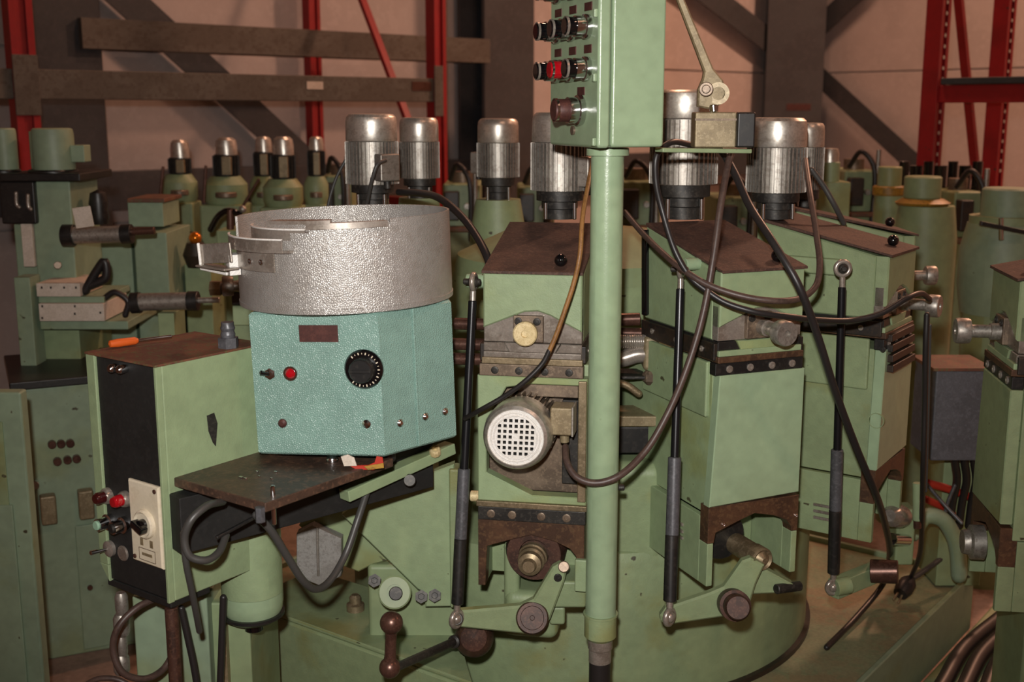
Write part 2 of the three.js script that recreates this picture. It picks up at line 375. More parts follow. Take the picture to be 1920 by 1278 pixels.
// ------------------------------------------------------------------ pallet racks
function rack(label, pos, posts, beams, braces, extra) {
  const t = thing('pallet_rack', label, 'rack', { pos, th: TH, own: true });
  for (const [x, z, w, h] of posts) {
    part(t, 'upright', [box(x - w / 2, x + w / 2, 0, h, z - 0.04, z - 0.034), box(x - w / 2, x - w / 2 + 0.006, 0, h, z - 0.034, z + 0.04), box(x + w / 2 - 0.006, x + w / 2, 0, h, z - 0.034, z + 0.04), box(x - w / 2, x - w * 0.2, 0, h, z + 0.036, z + 0.042), box(x + w * 0.2, x + w / 2, 0, h, z + 0.036, z + 0.042), box(x - w * 0.2, x + w * 0.2, 0, h, z + 0.026, z + 0.03)], M.red);
    part(t, 'foot_plate', box(x - 0.08, x + 0.08, 0, 0.008, z - 0.07, z + 0.07), M.red);
  }
  for (const b of beams) part(t, 'beam', b.g, b.m, b.label);
  for (const g of braces) part(t, 'brace', g, M.red);
  if (extra) extra(t);
  return t;
}
{
  const A = at(42, 150, 5.3), a = room.worldToLocal(A.clone()), b = hit(room, 818, 150, a.z), r = hit(room, 588, 150, a.z - 1.25);
  const o = hall(a.x, 0, a.z), L = b.x - a.x, dz = r.z - a.z, xr = r.x - a.x;
  const yt = hgt(130, 5.35), yb = hgt(186, 5.35);
  rack('red pallet rack with a dull grey beam before the wall', o, [[0, 0, 0.105, 4], [L, 0, 0.085, 4], [L - 0.02, dz, 0.085, 4]],
    [{ g: [box(0.05, L - 0.04, yb, yt, -0.03, 0.03, 0.004)], m: M.beamGrey, label: 'dull grey load beam' }, { g: box(-1.3, -0.05, yb, yt, -0.03, 0.03, 0.004), m: M.beamGrey, label: 'dull grey load beam' }],
    [beam(V(L, 1.2, -0.03), V(L, 3.2, dz), 0.03, 0.045, V(1, 0, 0)), beam(V(L, 0.15, dz), V(L, 1.2, -0.03), 0.03, 0.045, V(1, 0, 0)), beam(V(-0.5, 0.8, -1.0), V(0, 2.4, -0.04), 0.03, 0.05, V(1, 0, 0)), beam(V(L, 1.12, -0.03), V(L, 1.12, dz), 0.03, 0.045)],
    t => {
      part(t, 'beam_connector', box(-0.055, 0.055, yb - 0.07, yt + 0.06, 0.042, 0.05), M.beamGrey, 'grey hooked end plate');
      part(t, 'beam_connector', box(L - 0.05, L + 0.012, yb - 0.08, yt + 0.07, 0.042, 0.05), M.beamGrey, 'grey hooked end plate');
      part(t, 'beam_tag', box(L * 0.62, L * 0.62 + 0.1, yb + 0.06, yb + 0.1, 0.03, 0.033, 0.0005), M.paper, 'small pale tag');
      part(t, 'beam_tag', box(L - 0.2, L - 0.06, yb + 0.06, yb + 0.11, 0.03, 0.033, 0.0005), M.copper, 'faded pink tag');
    });
  const A2 = at(1750, 170, 5.7), a2 = room.worldToLocal(A2.clone()), y1 = hgt(152, 5.7), y0 = hgt(193, 5.7);
  rack('red pallet rack with punched uprights standing before the clad wall', hall(a2.x, 0, a2.z), [[0, 0, 0.085, 4], [0.66, 0, 0.085, 4]],
    [{ g: box(-0.03, 0.03, y0, y1 - 0.02, 0.04, 2.2, 0.004), m: M.red, label: 'red load beam' }, { g: box(-0.05, 0.62, y1 - 0.018, y1 + 0.012, 0.06, 2.2, 0.004), m: M.columnGrey, label: 'dark shelf board' }],
    [beam(V(0.03, 2.6, 0), V(0.64, 0.9, 0), 0.03, 0.04, V(0, 0, 1)), beam(V(0.64, 0.9, 0), V(0.03, 0.2, 0), 0.03, 0.04, V(0, 0, 1))],
    t => {
      for (const x of [0, 0.66]) for (let k = 0; k < 22; k++) part(t, 'punched_hole', rod(V(x, 1.35 + k * 0.05, 0.0421), V(x, 1.35 + k * 0.05, 0.0431), 0.009, 0.009, 10, 0.0002), M.paper, 'pale punched hole');
    });
}

// ------------------------------------------------------------------ rotary machine: base tray and drum
const CX = 0.18, CZ = -3.0;
{
  const t = thing('rotary_indexing_table', 'green square base tray and round drum carrying the ring of machining units', 'machine base', { pos: V(CX, 0, CZ), own: true });
  const oct = (ap, y0, y1) => { const R = ap * Math.SQRT2, p = []; for (let k = 0; k < 4; k++) { const a = (7 + 90 * k) * Math.PI / 180; p.push([R * Math.sin(a), R * Math.cos(a)]); } return planY(p, y0, y1, 0.006); };
  part(t, 'plinth', oct(0.70, 0, 0.28), M.greenDark);
  part(t, 'tray', oct(0.795, 0.28, 0.355), M.tray, 'oil-stained green and brown tray');
  const rim = (k) => { const a0 = (7 + 90 * k) * Math.PI / 180, a1 = (97 + 90 * k) * Math.PI / 180, R = 0.80 * Math.SQRT2; return beam(V(R * Math.sin(a0), 0.285, R * Math.cos(a0)), V(R * Math.sin(a1), 0.285, R * Math.cos(a1)), 0.016, 0.17, V(0, 1, 0), 0.004); };
  for (const k of [-1, 0, 1, 2]) part(t, 'tray_rim', rim(k), M.greenGrey, 'green tray edge');
  part(t, 'drum', lathe(V(0, 0.35, 0), V(0, 0.715, 0), [[0, 0], [0.60, 0], [0.60, 0.92], [0.59, 0.98], [0.575, 1], [0, 1]], 96), M.greenOily, 'round drum stained with oil');
  part(t, 'drum_seam', ringGeo(V(0, 0.355, 0), V(0, 0.368, 0), 0.612, 0.59, 96), M.blackOil, 'dark oily seam');
  part(t, 'core', lathe(V(0, 0.715, 0), V(0, 1.25, 0), [[0, 0], [0.375, 0], [0.37, 0.5], [0.33, 1], [0, 1]], 64), M.greenOily);
  part(t, 'dome', lathe(V(0, 1.25, 0), V(0, 1.36, 0), [[0, 0], [0.33, 0], [0.32, 0.4], [0.2, 0.9], [0, 1]], 48), M.greenDark);
}
// ------------------------------------------------------------------ machining units around the drum
const HOOD = 0.095, COL = 0.107;
function unit(label, th, o = {}) {
  const R = 0.816, pos = o.pos ?? V(CX + R * Math.sin(th), 0, CZ + R * Math.cos(th));
  const t = thing('machining_unit', label, 'machine unit', { pos, th, own: true });
  const zf = V(0, 0, 1);
  // hood: sloping box with an arched front
  part(t, 'hood', [plate([[-HOOD, 1.244], [-HOOD, 1.35], [HOOD, 1.35], [HOOD, 1.24], [0.062, 1.256], [0.035, 1.27], [0.01, 1.278], [-0.015, 1.276], [-0.05, 1.262]], -0.03, 0, [], 0.003), profX([[-0.028, 1.215], [-0.028, 1.35], [-0.30, 1.412], [-0.30, 1.215]], -HOOD, HOOD, 0.003)], o.paint ?? M.green);
  part(t, 'hood_cover', profX([[0.006, 1.3495], [0.006, 1.3545], [-0.30, 1.419], [-0.30, 1.4115]], -HOOD - 0.002, HOOD + 0.002, 0.001), M.brownTop, 'brown oily top sheet');
  const kb = V(o.knobX ?? 0.045, 1.363, -0.03);
  const stick = part(t, 'hood_knob', [rod(V(kb.x, 1.352, kb.z), V(kb.x, 1.372, kb.z), 0.004), ball(V(kb.x, 1.373, kb.z), 0.0125, 28, 20)], M.blackGloss, 'shiny black ball knob');
  // slide with its dovetail
  part(t, 'slide_block', box(-HOOD, HOOD, 1.216, 1.285, -0.028, -0.006), M.steel, 'bare steel slide end');
  for (const s of [-1, 1]) part(t, 'dovetail_jaw', plate(s < 0 ? [[-HOOD, 1.198], [-0.045, 1.198], [-0.055, 1.215], [-HOOD, 1.215]] : [[0.045, 1.198], [HOOD, 1.198], [HOOD, 1.215], [0.055, 1.215]], -0.28, -0.004), o.darkJaws ? M.black : M.steel);
  part(t, 'dovetail_way', plate([[-0.044, 1.197], [0.044, 1.197], [0.054, 1.2155], [-0.054, 1.2155]], -0.28, -0.001), o.greenWay ? M.green : M.steel);
  part(t, 'saddle', box(-HOOD, HOOD, 1.186, 1.198, -0.30, 0.0), o.greenWay ? M.green : M.steel);
  part(t, 'wear_strip', box(-HOOD - 0.003, HOOD + 0.003, 1.174, 1.187, -0.30, 0.004), o.greenWay ? M.brownSteel : M.brassy, 'worn bronze strip');
  const bar = part(t, 'clamp_bar', box(-HOOD - 0.008, HOOD + 0.004, 1.15, 1.174, -0.02, 0.002), o.greenWay ? M.black : M.oilySteel, 'dark clamp bar');
  for (const x of [-0.072, -0.025, 0.025, 0.072]) part(bar, 'bolt', bolt(V(x, 1.162, 0.002), zf, 0.0075, 0.003), o.greenWay ? M.steel : M.darkSteel);
  // knob on its square flange
  const kn = part(t, 'adjusting_knob', o.shortKnob ? [lathe(V(o.kx ?? -0.01, 1.238, 0.004), V(o.kx ?? -0.01, 1.238, 0.026), [[0, 0], [0.02, 0], [0.0225, 0.15], [0.0235, 0.9], [0.021, 1], [0.007, 1], [0.0065, 0.8], [0, 0.8]])] : [lathe(V(0.0, 1.24, 0), V(0.0, 1.24, 0.085), [[0, 0], [0.016, 0], [0.016, 0.25], [0.0125, 0.26], [0.0125, 0.68], [0.023, 0.69], [0.0245, 0.74], [0.0245, 0.96], [0.0225, 1], [0.007, 1], [0.006, 0.94], [0, 0.94]])], o.shortKnob ? M.cream : M.alu, o.shortKnob ? 'round cream knob' : 'turned bright metal knob');
  const fl = part(t, 'knob_flange', box(-0.036, 0.022, 1.218, 1.27, -0.008, 0.004), M.oilySteel);
  for (const x of [-0.026, 0.01]) part(fl, 'bolt', bolt(V(x, 1.259, 0.004), zf, 0.0075, 0.003), M.darkSteel);
  // column
  if (o.recess) {
    part(t, 'column_front', plate([[-COL, 0.897], [COL, 0.897], [COL, 1.15], [-COL, 1.15]], -0.03, 0, [[[-0.09, 0.955], [0.0, 0.913], [0.09, 0.913], [0.09, 1.136], [0.0, 1.136], [-0.05, 1.128], [-0.09, 1.06]]], 0.002), M.green);
    part(t, 'column_body', box(-COL, COL, 0.72, 1.15, -0.40, -0.075), M.greenOily);
    part(t, 'recess_plate', [box(-0.095, 0.092, 0.905, 1.14, -0.075, -0.054)], M.oilySteel, 'dark oily plate in the recess');
    part(t, 'recess_block', [box(0.055, 0.088, 0.93, 1.10, -0.054, -0.032)], M.darkSteel);
    part(t, 'recess_lintel', box(-0.03, 0.088, 1.108, 1.134, -0.054, -0.015), M.oilySteel);
    part(t, 'edge_strip', box(0.09, 0.1065, 0.905, 1.146, -0.03, 0.004), M.brassy, 'bronze upright strip');
  } else {
    part(t, 'column_body', box(-COL + 0.012, COL, 0.862, 1.15, -0.40, -0.02), o.paint ?? M.green);
    part(t, 'cover_plate', plate([[-COL, 0.886], [-COL + 0.014, 1.15], [COL - 0.004, 1.15], [COL - 0.004, 0.893]], -0.02, 0.004, [], 0.002), o.cover ?? M.greenClean, 'smooth green front cover');
  }
  if (o.recess) {
    part(t, 'lower_strip', box(-COL - 0.003, COL + 0.002, 0.886, 0.898, -0.03, 0.006), M.brassy, 'bronze strip');
    const lb = part(t, 'lower_bar', box(-COL, COL, 0.858, 0.886, -0.03, 0.003), M.darkSteel, 'dark bar with screws');
    for (const x of [-0.08, -0.038, 0.02, 0.07]) part(lb, 'bolt', bolt(V(x, 0.872, 0.003), zf, 0.0085, 0.003), M.oilySteel);
  }
  const yb = o.recess ? 0.858 : 0.886, yl = o.recess ? 0.72 : 0.81;
  part(t, 'lower_bracket', plate([[-COL, yl], [-COL + 0.014, yl], [-COL + 0.018, yb - 0.055], [-0.04, yb - 0.038], [0, yb - 0.026], [0.045, yb - 0.036], [COL - 0.03, yb - 0.05], [COL - 0.018, yb - 0.065], [COL - 0.016, yl], [COL - 0.002, yl], [COL - 0.002, yb], [-COL, yb]], -0.03, 0.002, [], 0.001), M.brownSteel, 'brown arched bracket');
  for (const [a, b] of [[-COL, -COL + 0.014], [COL - 0.016, COL - 0.002]]) part(t, 'bracket_cheek', o.recess ? box(a, b, 0.72, 0.86, -0.4, -0.03) : [box(a, b, 0.72, 0.86, -0.4, -0.03), box(a, b, 0.72, 0.8095, -0.03, 0.001)], o.paint ?? M.green);
  // side rail with its screws, both sides
  for (const s of [-1, 1]) {
    const rl = part(t, 'side_rail', box(s * (HOOD - 0.004), s * (HOOD + 0.008), 1.178, 1.212, -0.30, -0.006), M.blackOil, 'black side rail');
    for (let k = 0; k < 3; k++) part(rl, 'bolt', bolt(V(s * (HOOD + 0.008), 1.195, -0.05 - k * 0.1), V(s, 0, 0), 0.006, 0.003), M.steel);
  }
  part(t, 'side_panel', box(-COL + 0.004, -HOOD + 0.004, 1.06, 1.172, -0.29, -0.03, 0.004), o.paint ?? M.green);
  part(t, 'side_panel', box(HOOD - 0.004, COL + 0.006, 1.06, 1.172, -0.29, -0.03, 0.004), o.paint ?? M.green);
  part(t, 'foot_block', box(-0.085, 0.085, 0.716, 0.86, -0.40, -0.20, 0.01), M.greenOily);
  if (o.more) o.more(t);
  return t;
}
const D2R = Math.PI / 180;
const unitA = unit('green machining unit with a round cream knob and open recess holding a motor', -10 * D2R, {
  recess: true, shortKnob: true, knobX: 0.05, more(t) {
    const c = hit(t, 1000, 1040, 0.0);
    part(t, 'spindle_housing', lathe(V(c.x, c.y, -0.2), V(c.x, c.y, -0.005), [[0, 0], [0.06, 0], [0.06, 0.9], [0.054, 1], [0.03, 1], [0.028, 0.9], [0, 0.9]], 36), M.ironBrown, 'round oily brown housing');
    part(t, 'spindle_nose', lathe(V(c.x - 0.004, c.y - 0.012, -0.03), V(c.x - 0.004, c.y - 0.012, 0.035), [[0, 0], [0.03, 0], [0.03, 0.3], [0.027, 0.34], [0.027, 0.5], [0.023, 0.56], [0.023, 0.8], [0.015, 0.86], [0.012, 1], [0, 1]], 32), M.brassy, 'stepped spindle end');
    part(t, 'cast_rib', [box(-0.062, -0.03, 0.60, 0.80, -0.06, -0.03, 0.01), box(-0.06, 0.05, 0.60, 0.70, -0.12, -0.02, 0.02)], M.greenOily);
    const lug = hit(t, 1089, 1080, 0.03);
    part(t, 'stop_plate', box(lug.x - 0.012, lug.x + 0.012, lug.y - 0.032, lug.y + 0.034, 0.02, 0.032, 0.003), M.green, 'small painted stop plate');
    part(t, 'side_boss', rod(V(-0.14, 1.325, -0.06), V(-COL + 0.01, 1.325, -0.06), 0.014), M.greenClean);
    part(t, 'side_lug', rod(V(-0.125, 0.90, -0.015), V(-0.105, 0.90, -0.015), 0.011), M.cream);
    for (const [z, y] of [[-0.03, 1.20], [-0.03, 1.17], [-0.06, 1.235]]) part(t, 'pipe_stub', rod(V(-0.17, y, z - 0.02), V(-0.09, y, z - 0.02), 0.012), M.copper, 'coppery pipe end');
  },
});
const unitB = unit('green machining unit with a smooth front cover and bright knob beside the tall post', 22 * D2R, {
  greenWay: true, darkJaws: true, knobX: 0.05, more(t) {
    const s = hit(t, 1415, 1040, 0.02);
    part(t, 'spindle_nose', lathe(V(s.x, s.y, -0.06), V(s.x, s.y, 0.05), [[0, 0], [0.022, 0], [0.022, 0.7], [0.024, 0.72], [0.024, 0.96], [0.021, 1], [0.016, 0.97], [0.012, 1], [0.006, 1.06], [0, 1.06]], 32), M.brassy, 'stepped bronze spindle end');
    part(t, 'spindle_housing', rod(V(s.x - 0.03, s.y + 0.02, -0.2), V(s.x - 0.03, s.y + 0.02, -0.05), 0.05), M.black);
    part(t, 'inner_wall', box(-0.015, 0.09, 0.72, 0.86, -0.16, -0.14), M.greenOily);
    const sb = hitX(t, 1292, 495, -HOOD - 0.02); part(t, 'side_boss', rod(V(-HOOD - 0.03, sb.y, sb.z), V(-HOOD + 0.003, sb.y, sb.z), 0.012), M.greenClean);
    for (const [px, py] of [[1356, 983], [1492, 966]]) { const p = hit(t, px, py, 0.002); part(t, 'bolt', bolt(V(p.x, p.y, 0.002), V(0, 0, 1), 0.004, 0.003), M.chrome, 'bright bracket screw'); }
    for (const py of [975, 988, 1000]) { const p = hitX(t, 1278, py, -COL + 0.01); part(t, 'stacked_shim', box(-COL - 0.004, -COL + 0.012, p.y - 0.003, p.y + 0.003, p.z - 0.025, p.z + 0.025, 0.0005), M.steel, 'small steel leaf'); }
  },
});
const unitC = unit('green machining unit turned sideways with a strut eye on its flank', 55 * D2R, {
  paint: M.greenOily, greenWay: true, darkJaws: true, knobX: 0.02, more(t) {
    const e = hitX(t, 1580, 503, -HOOD - 0.004);
    part(t, 'eye_bracket', [box(-HOOD - 0.014, -HOOD + 0.002, e.y - 0.016, e.y + 0.02, e.z - 0.17, e.z + 0.012, 0.005), rod(V(-HOOD - 0.035, e.y, e.z), V(-HOOD, e.y, e.z), 0.008)], M.green, 'green bracket arm');
    for (const py of [945, 957, 969]) { const p = hitX(t, 1545, py, -COL + 0.01); part(t, 'stacked_shim', box(-COL - 0.004, -COL + 0.012, p.y - 0.003, p.y + 0.003, p.z - 0.02, p.z + 0.02, 0.0005), M.steel, 'small steel leaf'); }
    const q = hitX(t, 1655, 655, -COL - 0.006);
    part(t, 'cover_screw', bolt(V(-COL - 0.004, q.y, q.z), V(-1, 0, 0), 0.006, 0.003), M.darkSteel);
    const w = hitX(t, 1645, 787, -COL + 0.013);
    part(t, 'round_plug', ringGeo(V(-COL + 0.004, w.y, w.z), V(-COL + 0.013, w.y, w.z), 0.017, 0.0155), M.greenDark);
    for (let k = 0; k < 4; k++) part(t, 'bellows_fold', box(-0.08, 0.08, 1.10 + k * 0.022, 1.116 + k * 0.022, -0.01, 0.018 - k * 0.002, 0.002), M.blackOil, 'black bellows fold');
  },
});
const unitD = unit('green machining unit showing only its hood behind the sideways unit', 88 * D2R, { paint: M.greenOily, greenWay: true, knobX: 0.03 });
const unitE = unit('green machining unit with brown hood behind the vibratory bowl', -76 * D2R, { greenWay: true });
const unitF = unit('green machining unit at the far edge of the frame facing the rotary machine', -98 * D2R, {
  paint: M.greenOily, cover: M.greenOily, greenWay: true, pos: V(0.93, 0, -2.19), more(t) {
    part(t, 'machine_stand', box(-0.1, 0.1, 0.225, 0.72, -0.4, -0.06, 0.01), M.greenDark);
    part(t, 'hinge_disc', lathe(V(-0.05, 0.80, -0.01), V(-0.05, 0.80, 0.03), [[0, 0], [0.035, 0], [0.035, 0.6], [0.026, 0.7], [0.024, 1], [0, 1]]), M.alu, 'turned steel end disc');
  },
});

// ------------------------------------------------------------------ electric motors
function motorParts(t, R, cap, fin, neck, o = {}) {                  // along +y from the foot; lengths in metres
  const y1 = neck, y2 = neck + fin, y3 = y2 + cap, nr = o.neckR ?? R * 0.62;
  part(t, 'motor_neck', lathe(V(0, 0, 0), V(0, y1, 0), [[0, 0], [nr * 0.9, 0], [nr * 0.9, 0.35], [nr, 0.38], [nr, 0.62], [R * 0.8, 0.66], [R * 0.8, 1], [0, 1]], 28), M.darkSteel, 'dark flanged neck');
  for (let k = 0; k < 4; k++) { const a = (k + 0.5) * Math.PI / 2; part(t, 'flange_stud', rod(V(nr * 1.12 * Math.cos(a), 0, nr * 1.12 * Math.sin(a)), V(nr * 1.12 * Math.cos(a), y1 * 0.62, nr * 1.12 * Math.sin(a)), R * 0.07), M.chrome, 'bright stud'); }
  const g = [rod(V(0, y1, 0), V(0, y2, 0), R * 0.86, R * 0.86, 36)], n = o.fins ?? 40;
  for (let k = 0; k < n; k++) {
    const a = k / n * Math.PI * 2, f = new THREE.BoxGeometry(R * 0.14, fin * 0.97, R * 0.055).translate(R * 0.93, (y1 + y2) / 2, 0).applyMatrix4(new THREE.Matrix4().makeRotationY(a));
    g.push(f);
  }
  part(t, 'finned_body', g, M.alu, 'ribbed aluminium body');
  const cw = part(t, 'fan_cowl', lathe(V(0, y2, 0), V(0, y3, 0), [[0, 0], [R * 0.95, 0], [R * 0.965, 0.04], [R * 0.955, 0.7], [R * 0.92, 0.88], [R * 0.82, 0.98], [R * 0.7, 1], [0, 1]], 40), o.cowl ?? M.cowl, 'smooth silver fan cowl');
  if (o.box !== undefined) {
    const a = o.box, s = R * 0.42, b = box(R * 0.8, R * 1.28, y1 + fin * 0.1, y1 + fin * 0.72, -s, s, 0.004);
    const bx = part(t, 'terminal_box', b.applyMatrix4(new THREE.Matrix4().makeRotationY(a)), M.alu, 'cast terminal box');
    part(bx, 'cable_gland', rod(V(R * 1.04, y1 + fin * 0.12, 0), V(R * 1.04, y1 - fin * 0.08, 0), R * 0.13).applyMatrix4(new THREE.Matrix4().makeRotationY(a)), M.darkSteel);
  }
}
function motor(label, px, top, cap, fin, bot, w, D, o = {}) {
  const ym = (top + fin) / 2, c = at(px, ym, D), R = w / 2 * mpp(D, hgt(ym, D));
  const yb = hgt(bot, D);
  const t = thing('electric_motor', label, 'motor', { pos: V(c.x, yb, -D), own: true, group: o.group });
  motorParts(t, R, hgt(top, D) - hgt(cap, D), hgt(cap, D) - hgt(fin, D), hgt(fin, D) - yb, o);
  return t;
}
motor('silver finned motor behind the control box, over the cream knob unit', 1050, 210, 266, 357, 409, 110, 2.56, { box: -0.5 });
motor('largest silver finned motor, right behind the tall green post', 1283, 168, 222, 345, 409, 128, 2.54);
motor('silver finned motor with a bright cap over the sideways unit', 1457, 220, 275, 360, 409, 112, 2.63);
motor('silver finned motor half hidden behind the bright capped one', 1512, 230, 275, 355, 405, 66, 3.05);
motor('silver finned motor with a square terminal box above the vibratory bowl', 697, 213, 264, 345, 388, 100, 2.9, { box: -0.9 });
motor('silver finned motor standing between the bowl motor and the red rack post', 786, 220, 265, 334, 372, 76, 3.35);
motor('silver finned motor alone in the gap left of the control box', 934, 222, 267, 332, 375, 80, 3.5, { box: 2.7 });
// supports of the far ring motors
for (const [px, bot, w, D, label] of [[786, 370, 92, 3.35, 'green round pedestal under the motor by the red rack post'], [934, 373, 104, 3.5, 'green tapered pedestal under the lone motor'], [697, 390, 80, 2.9, 'green round pedestal under the motor above the bowl'], [1512, 408, 60, 3.05, 'green round pedestal under the half hidden motor']]) {
  const c = at(px, bot + 30, D), r = w / 2 * mpp(D), y = hgt(bot, D);
  solo('motor_pedestal', label, 'pedestal', lathe(V(c.x, 0.715, -D), V(c.x, y, -D), [[0, 0], [r * 1.25, 0], [r * 1.2, 0.6], [r, 0.85], [r * 0.8, 1], [0, 1]], 32), M.greenOily);
}
// the motor lying in the recess of the first unit, fan end to the front
{
  const zf = 0.10, c = hit(unitA, 966, 826, zf), r = 0.066;
  const p = V(c.x, c.y, -0.052).applyMatrix4(unitA.matrixWorld);
  const t = thing('electric_motor', 'small motor lying in the recess with a round perforated silver end cap', 'motor', { pos: p, th: -10 * D2R, own: true });
  t.rotation.order = 'YXZ'; t.rotation.x = -2 * D2R;
  const L = zf + 0.05;
  const g = [rod(V(0, 0, 0), V(0, 0, L * 0.55), r * 0.85, r * 0.85, 36)];
  for (let k = 0; k < 36; k++) { const a = k / 36 * Math.PI * 2; g.push(new THREE.BoxGeometry(r * 0.15, r * 0.055, L * 0.53).translate(r * 0.93, 0, L * 0.28).applyMatrix4(new THREE.Matrix4().makeRotationZ(a))); }
  part(t, 'finned_body', g, M.oilySteel, 'ribbed oily body');
  const cw = part(t, 'fan_cowl', lathe(V(0, 0, L * 0.5), V(0, 0, L), [[r * 0.96, 0], [r * 0.985, 0.06], [r * 0.985, 0.68], [r * 0.96, 0.84], [r * 0.90, 0.95], [r * 0.82, 1], [r * 0.80, 1], [r * 0.80, 0.93], [r * 0.94, 0.7], [r * 0.94, 0], [r * 0.96, 0]], 56, 0.5), M.cowl, 'smooth silver cowl');
  const disc = new THREE.Shape(); disc.absarc(0, 0, r * 0.80, 0, Math.PI * 2);
  const st = r * 0.158, hs = r * 0.047;
  for (let j = -3; j <= 3; j++) for (let i = -3; i <= 3; i++) {
    if (Math.hypot(i, j) > 3.7 || (i === 0 && j === 0)) continue;
    const x = i * st + j * 0.006 * r, y = j * st, q = new THREE.Path(); q.moveTo(x - hs, y - hs); q.lineTo(x - hs, y + hs); q.lineTo(x + hs, y + hs); q.lineTo(x + hs, y - hs); q.closePath(); disc.holes.push(q);
  }
  part(cw, 'perforated_face', new THREE.ExtrudeGeometry(disc, { depth: 0.002, bevelEnabled: false, curveSegments: 48 }).translate(0, 0, L - 0.005), M.cowlPaint, 'silver face with a grid of square holes');
  for (const rr of [0.70, 0.62]) part(cw, 'raised_ring', new THREE.TorusGeometry(r * rr, 0.0014, 8, 64).translate(0, 0, L - 0.003), M.cowlPaint);
  part(cw, 'fan_shade_disc', rod(V(0, 0, L * 0.72), V(0, 0, L * 0.76), r * 0.86), M.black, 'black disc painted as the shade around the fan behind the holes');  // plain black disc: paints the shade inside the cowl, seen through the holes
  const bx = part(t, 'terminal_box', box(r * 0.88, r * 1.52, -r * 0.04, r * 0.78, L * 0.34, L * 0.72, 0.004), M.tan, 'dirty square terminal box');
  part(bx, 'box_lid', box(r * 1.50, r * 1.56, -r * 0.06, r * 0.80, L * 0.33, L * 0.73, 0.001), M.alu);
  part(bx, 'cable_gland', rod(V(r * 1.25, -r * 0.04, L * 0.52), V(r * 1.25, -r * 0.34, L * 0.52), 0.009), M.tan);
}

// ------------------------------------------------------------------ control box on its post
const pplate = (pts, D, th, bev = 0.0015) => plate(pts.map(([x, y]) => { const p = at(x, y, D); return [p.x, p.y]; }), -D - th, -D, [], bev);
const DP = 2.12, XP = at(1133, 700, DP).x;
{
  const t = thing('control_pendant', 'tall round green post carrying a control box with push buttons', 'control box', { pos: V(XP, 0, -DP) });
  const y0 = hgt(1152, DP), y1 = hgt(285, DP), r = 0.0295, P = (y) => V(XP, y, -DP);
  part(t, 'post', rod(P(y0), P(y1), r, r, 48), M.greenClean, 'round green post');
  part(t, 'post_flange', lathe(P(hgt(291, DP)), P(hgt(277, DP)), [[0, 0], [0.038, 0], [0.038, 0.9], [0.036, 1], [0, 1]], 40), M.greenClean);
  part(t, 'socket', lathe(P(hgt(1196, DP)), P(hgt(1148, DP)), [[0, 0], [0.025, 0], [0.031, 0.12], [0.031, 0.92], [0.0335, 0.93], [0.0335, 1], [0, 1]], 36), M.greenOily, 'oily socket at the foot of the post');
  part(t, 'reducer', lathe(P(hgt(1238, DP)), P(hgt(1196, DP)), [[0, 0], [0.022, 0], [0.022, 0.55], [0.024, 0.6], [0.024, 1], [0, 1]], 32), M.steel, 'bare steel reducer');
  part(t, 'conduit', rod(P(0.356), P(hgt(1238, DP)), 0.021, 0.021, 28), M.rubber, 'black conduit');
  part(t, 'set_screw', rod(V(XP + 0.03, hgt(915, DP), -DP - 0.005), V(XP + 0.042, hgt(915, DP), -DP - 0.005), 0.006), M.darkSteel);
  // box, its button panel turned away to one side
  const th = -72 * D2R, K = at(1119, 278, 2.02), yB = hgt(277, 2.02), yT = 2.02;
  const B = (g) => xform(g, K.x, 0, -2.02, th);
  const dir = V(Math.sin(th), 0, Math.cos(th));
  const en = part(t, 'enclosure', B(box(-0.235, 0, yB, yT, -0.125, -0.026, 0.006)), M.greenClean, 'painted sheet box');
  const lid = part(t, 'lid', B([box(-0.238, 0.002, yB - 0.001, yT, -0.0235, 0, 0.006)]), M.greenClean, 'lid with buttons');
  for (const y of [hgt(266, 2.02), hgt(145, 2.02), hgt(24, 2.02)]) part(lid, 'lid_screw', B(box(-0.012, -0.002, y - 0.007, y + 0.007, 0, 0.007, 0.002)), M.greenClean);
  const bt = (x, y, kind) => {
    const a = V(x, y, 0), L = (s) => V(x, y, s);
    const name = kind === 'red' ? 'indicator' : kind === 'big' ? 'indicator' : 'push_button';
    const r = kind === 'big' ? 0.021 : 0.0165;
    const base = part(lid, name, B(lathe(L(0), L(0.026), [[0, 0], [r * 1.25, 0], [r * 1.25, 0.35], [r * 1.08, 0.4], [r * 1.08, 1], [r * 0.9, 1], [0, 0.96]], 28)), M.chrome, 'chromed button ring');
    const m = kind === 'red' ? M.redLens : kind === 'big' ? M.plaque : M.blackGloss, e = kind === 'big' ? 0.052 : 0.045;
    part(base, kind === 'red' || kind === 'big' ? 'lens' : 'button_cap', B(lathe(L(0.025), L(e), [[0, 0], [r * 0.93, 0], [r * 0.93, 0.8], [r * 0.78, 1], [0, 1]], 28)), m);
    part(base, 'button_rim', B(ringGeo(L(e - 0.006), L(e - 0.002), r * 1.0, r * 0.9)), kind ? M.chrome : M.steel);
    part(lid, 'name_plate', B(box(x - 0.017, x + 0.017, y + 0.026, y + 0.040, 0, 0.0015, 0.0004)), M.plaque, 'small engraved plate');
  };
  for (const [i, x] of [-0.045, -0.118, -0.192].entries()) { bt(x, 1.932); bt(x, 1.862, i === 2 ? 'white' : undefined); bt(x, 1.792); bt(x, 1.722, i === 1 ? 'red' : undefined); }
  bt(-0.075, 1.652, 'big');
  part(lid, 'key_slot', B(lathe(V(-0.11, 1.617, 0), V(-0.11, 1.617, 0.004), [[0, 0], [0.008, 0], [0.008, 1], [0, 1]])), M.oilySteel);
}
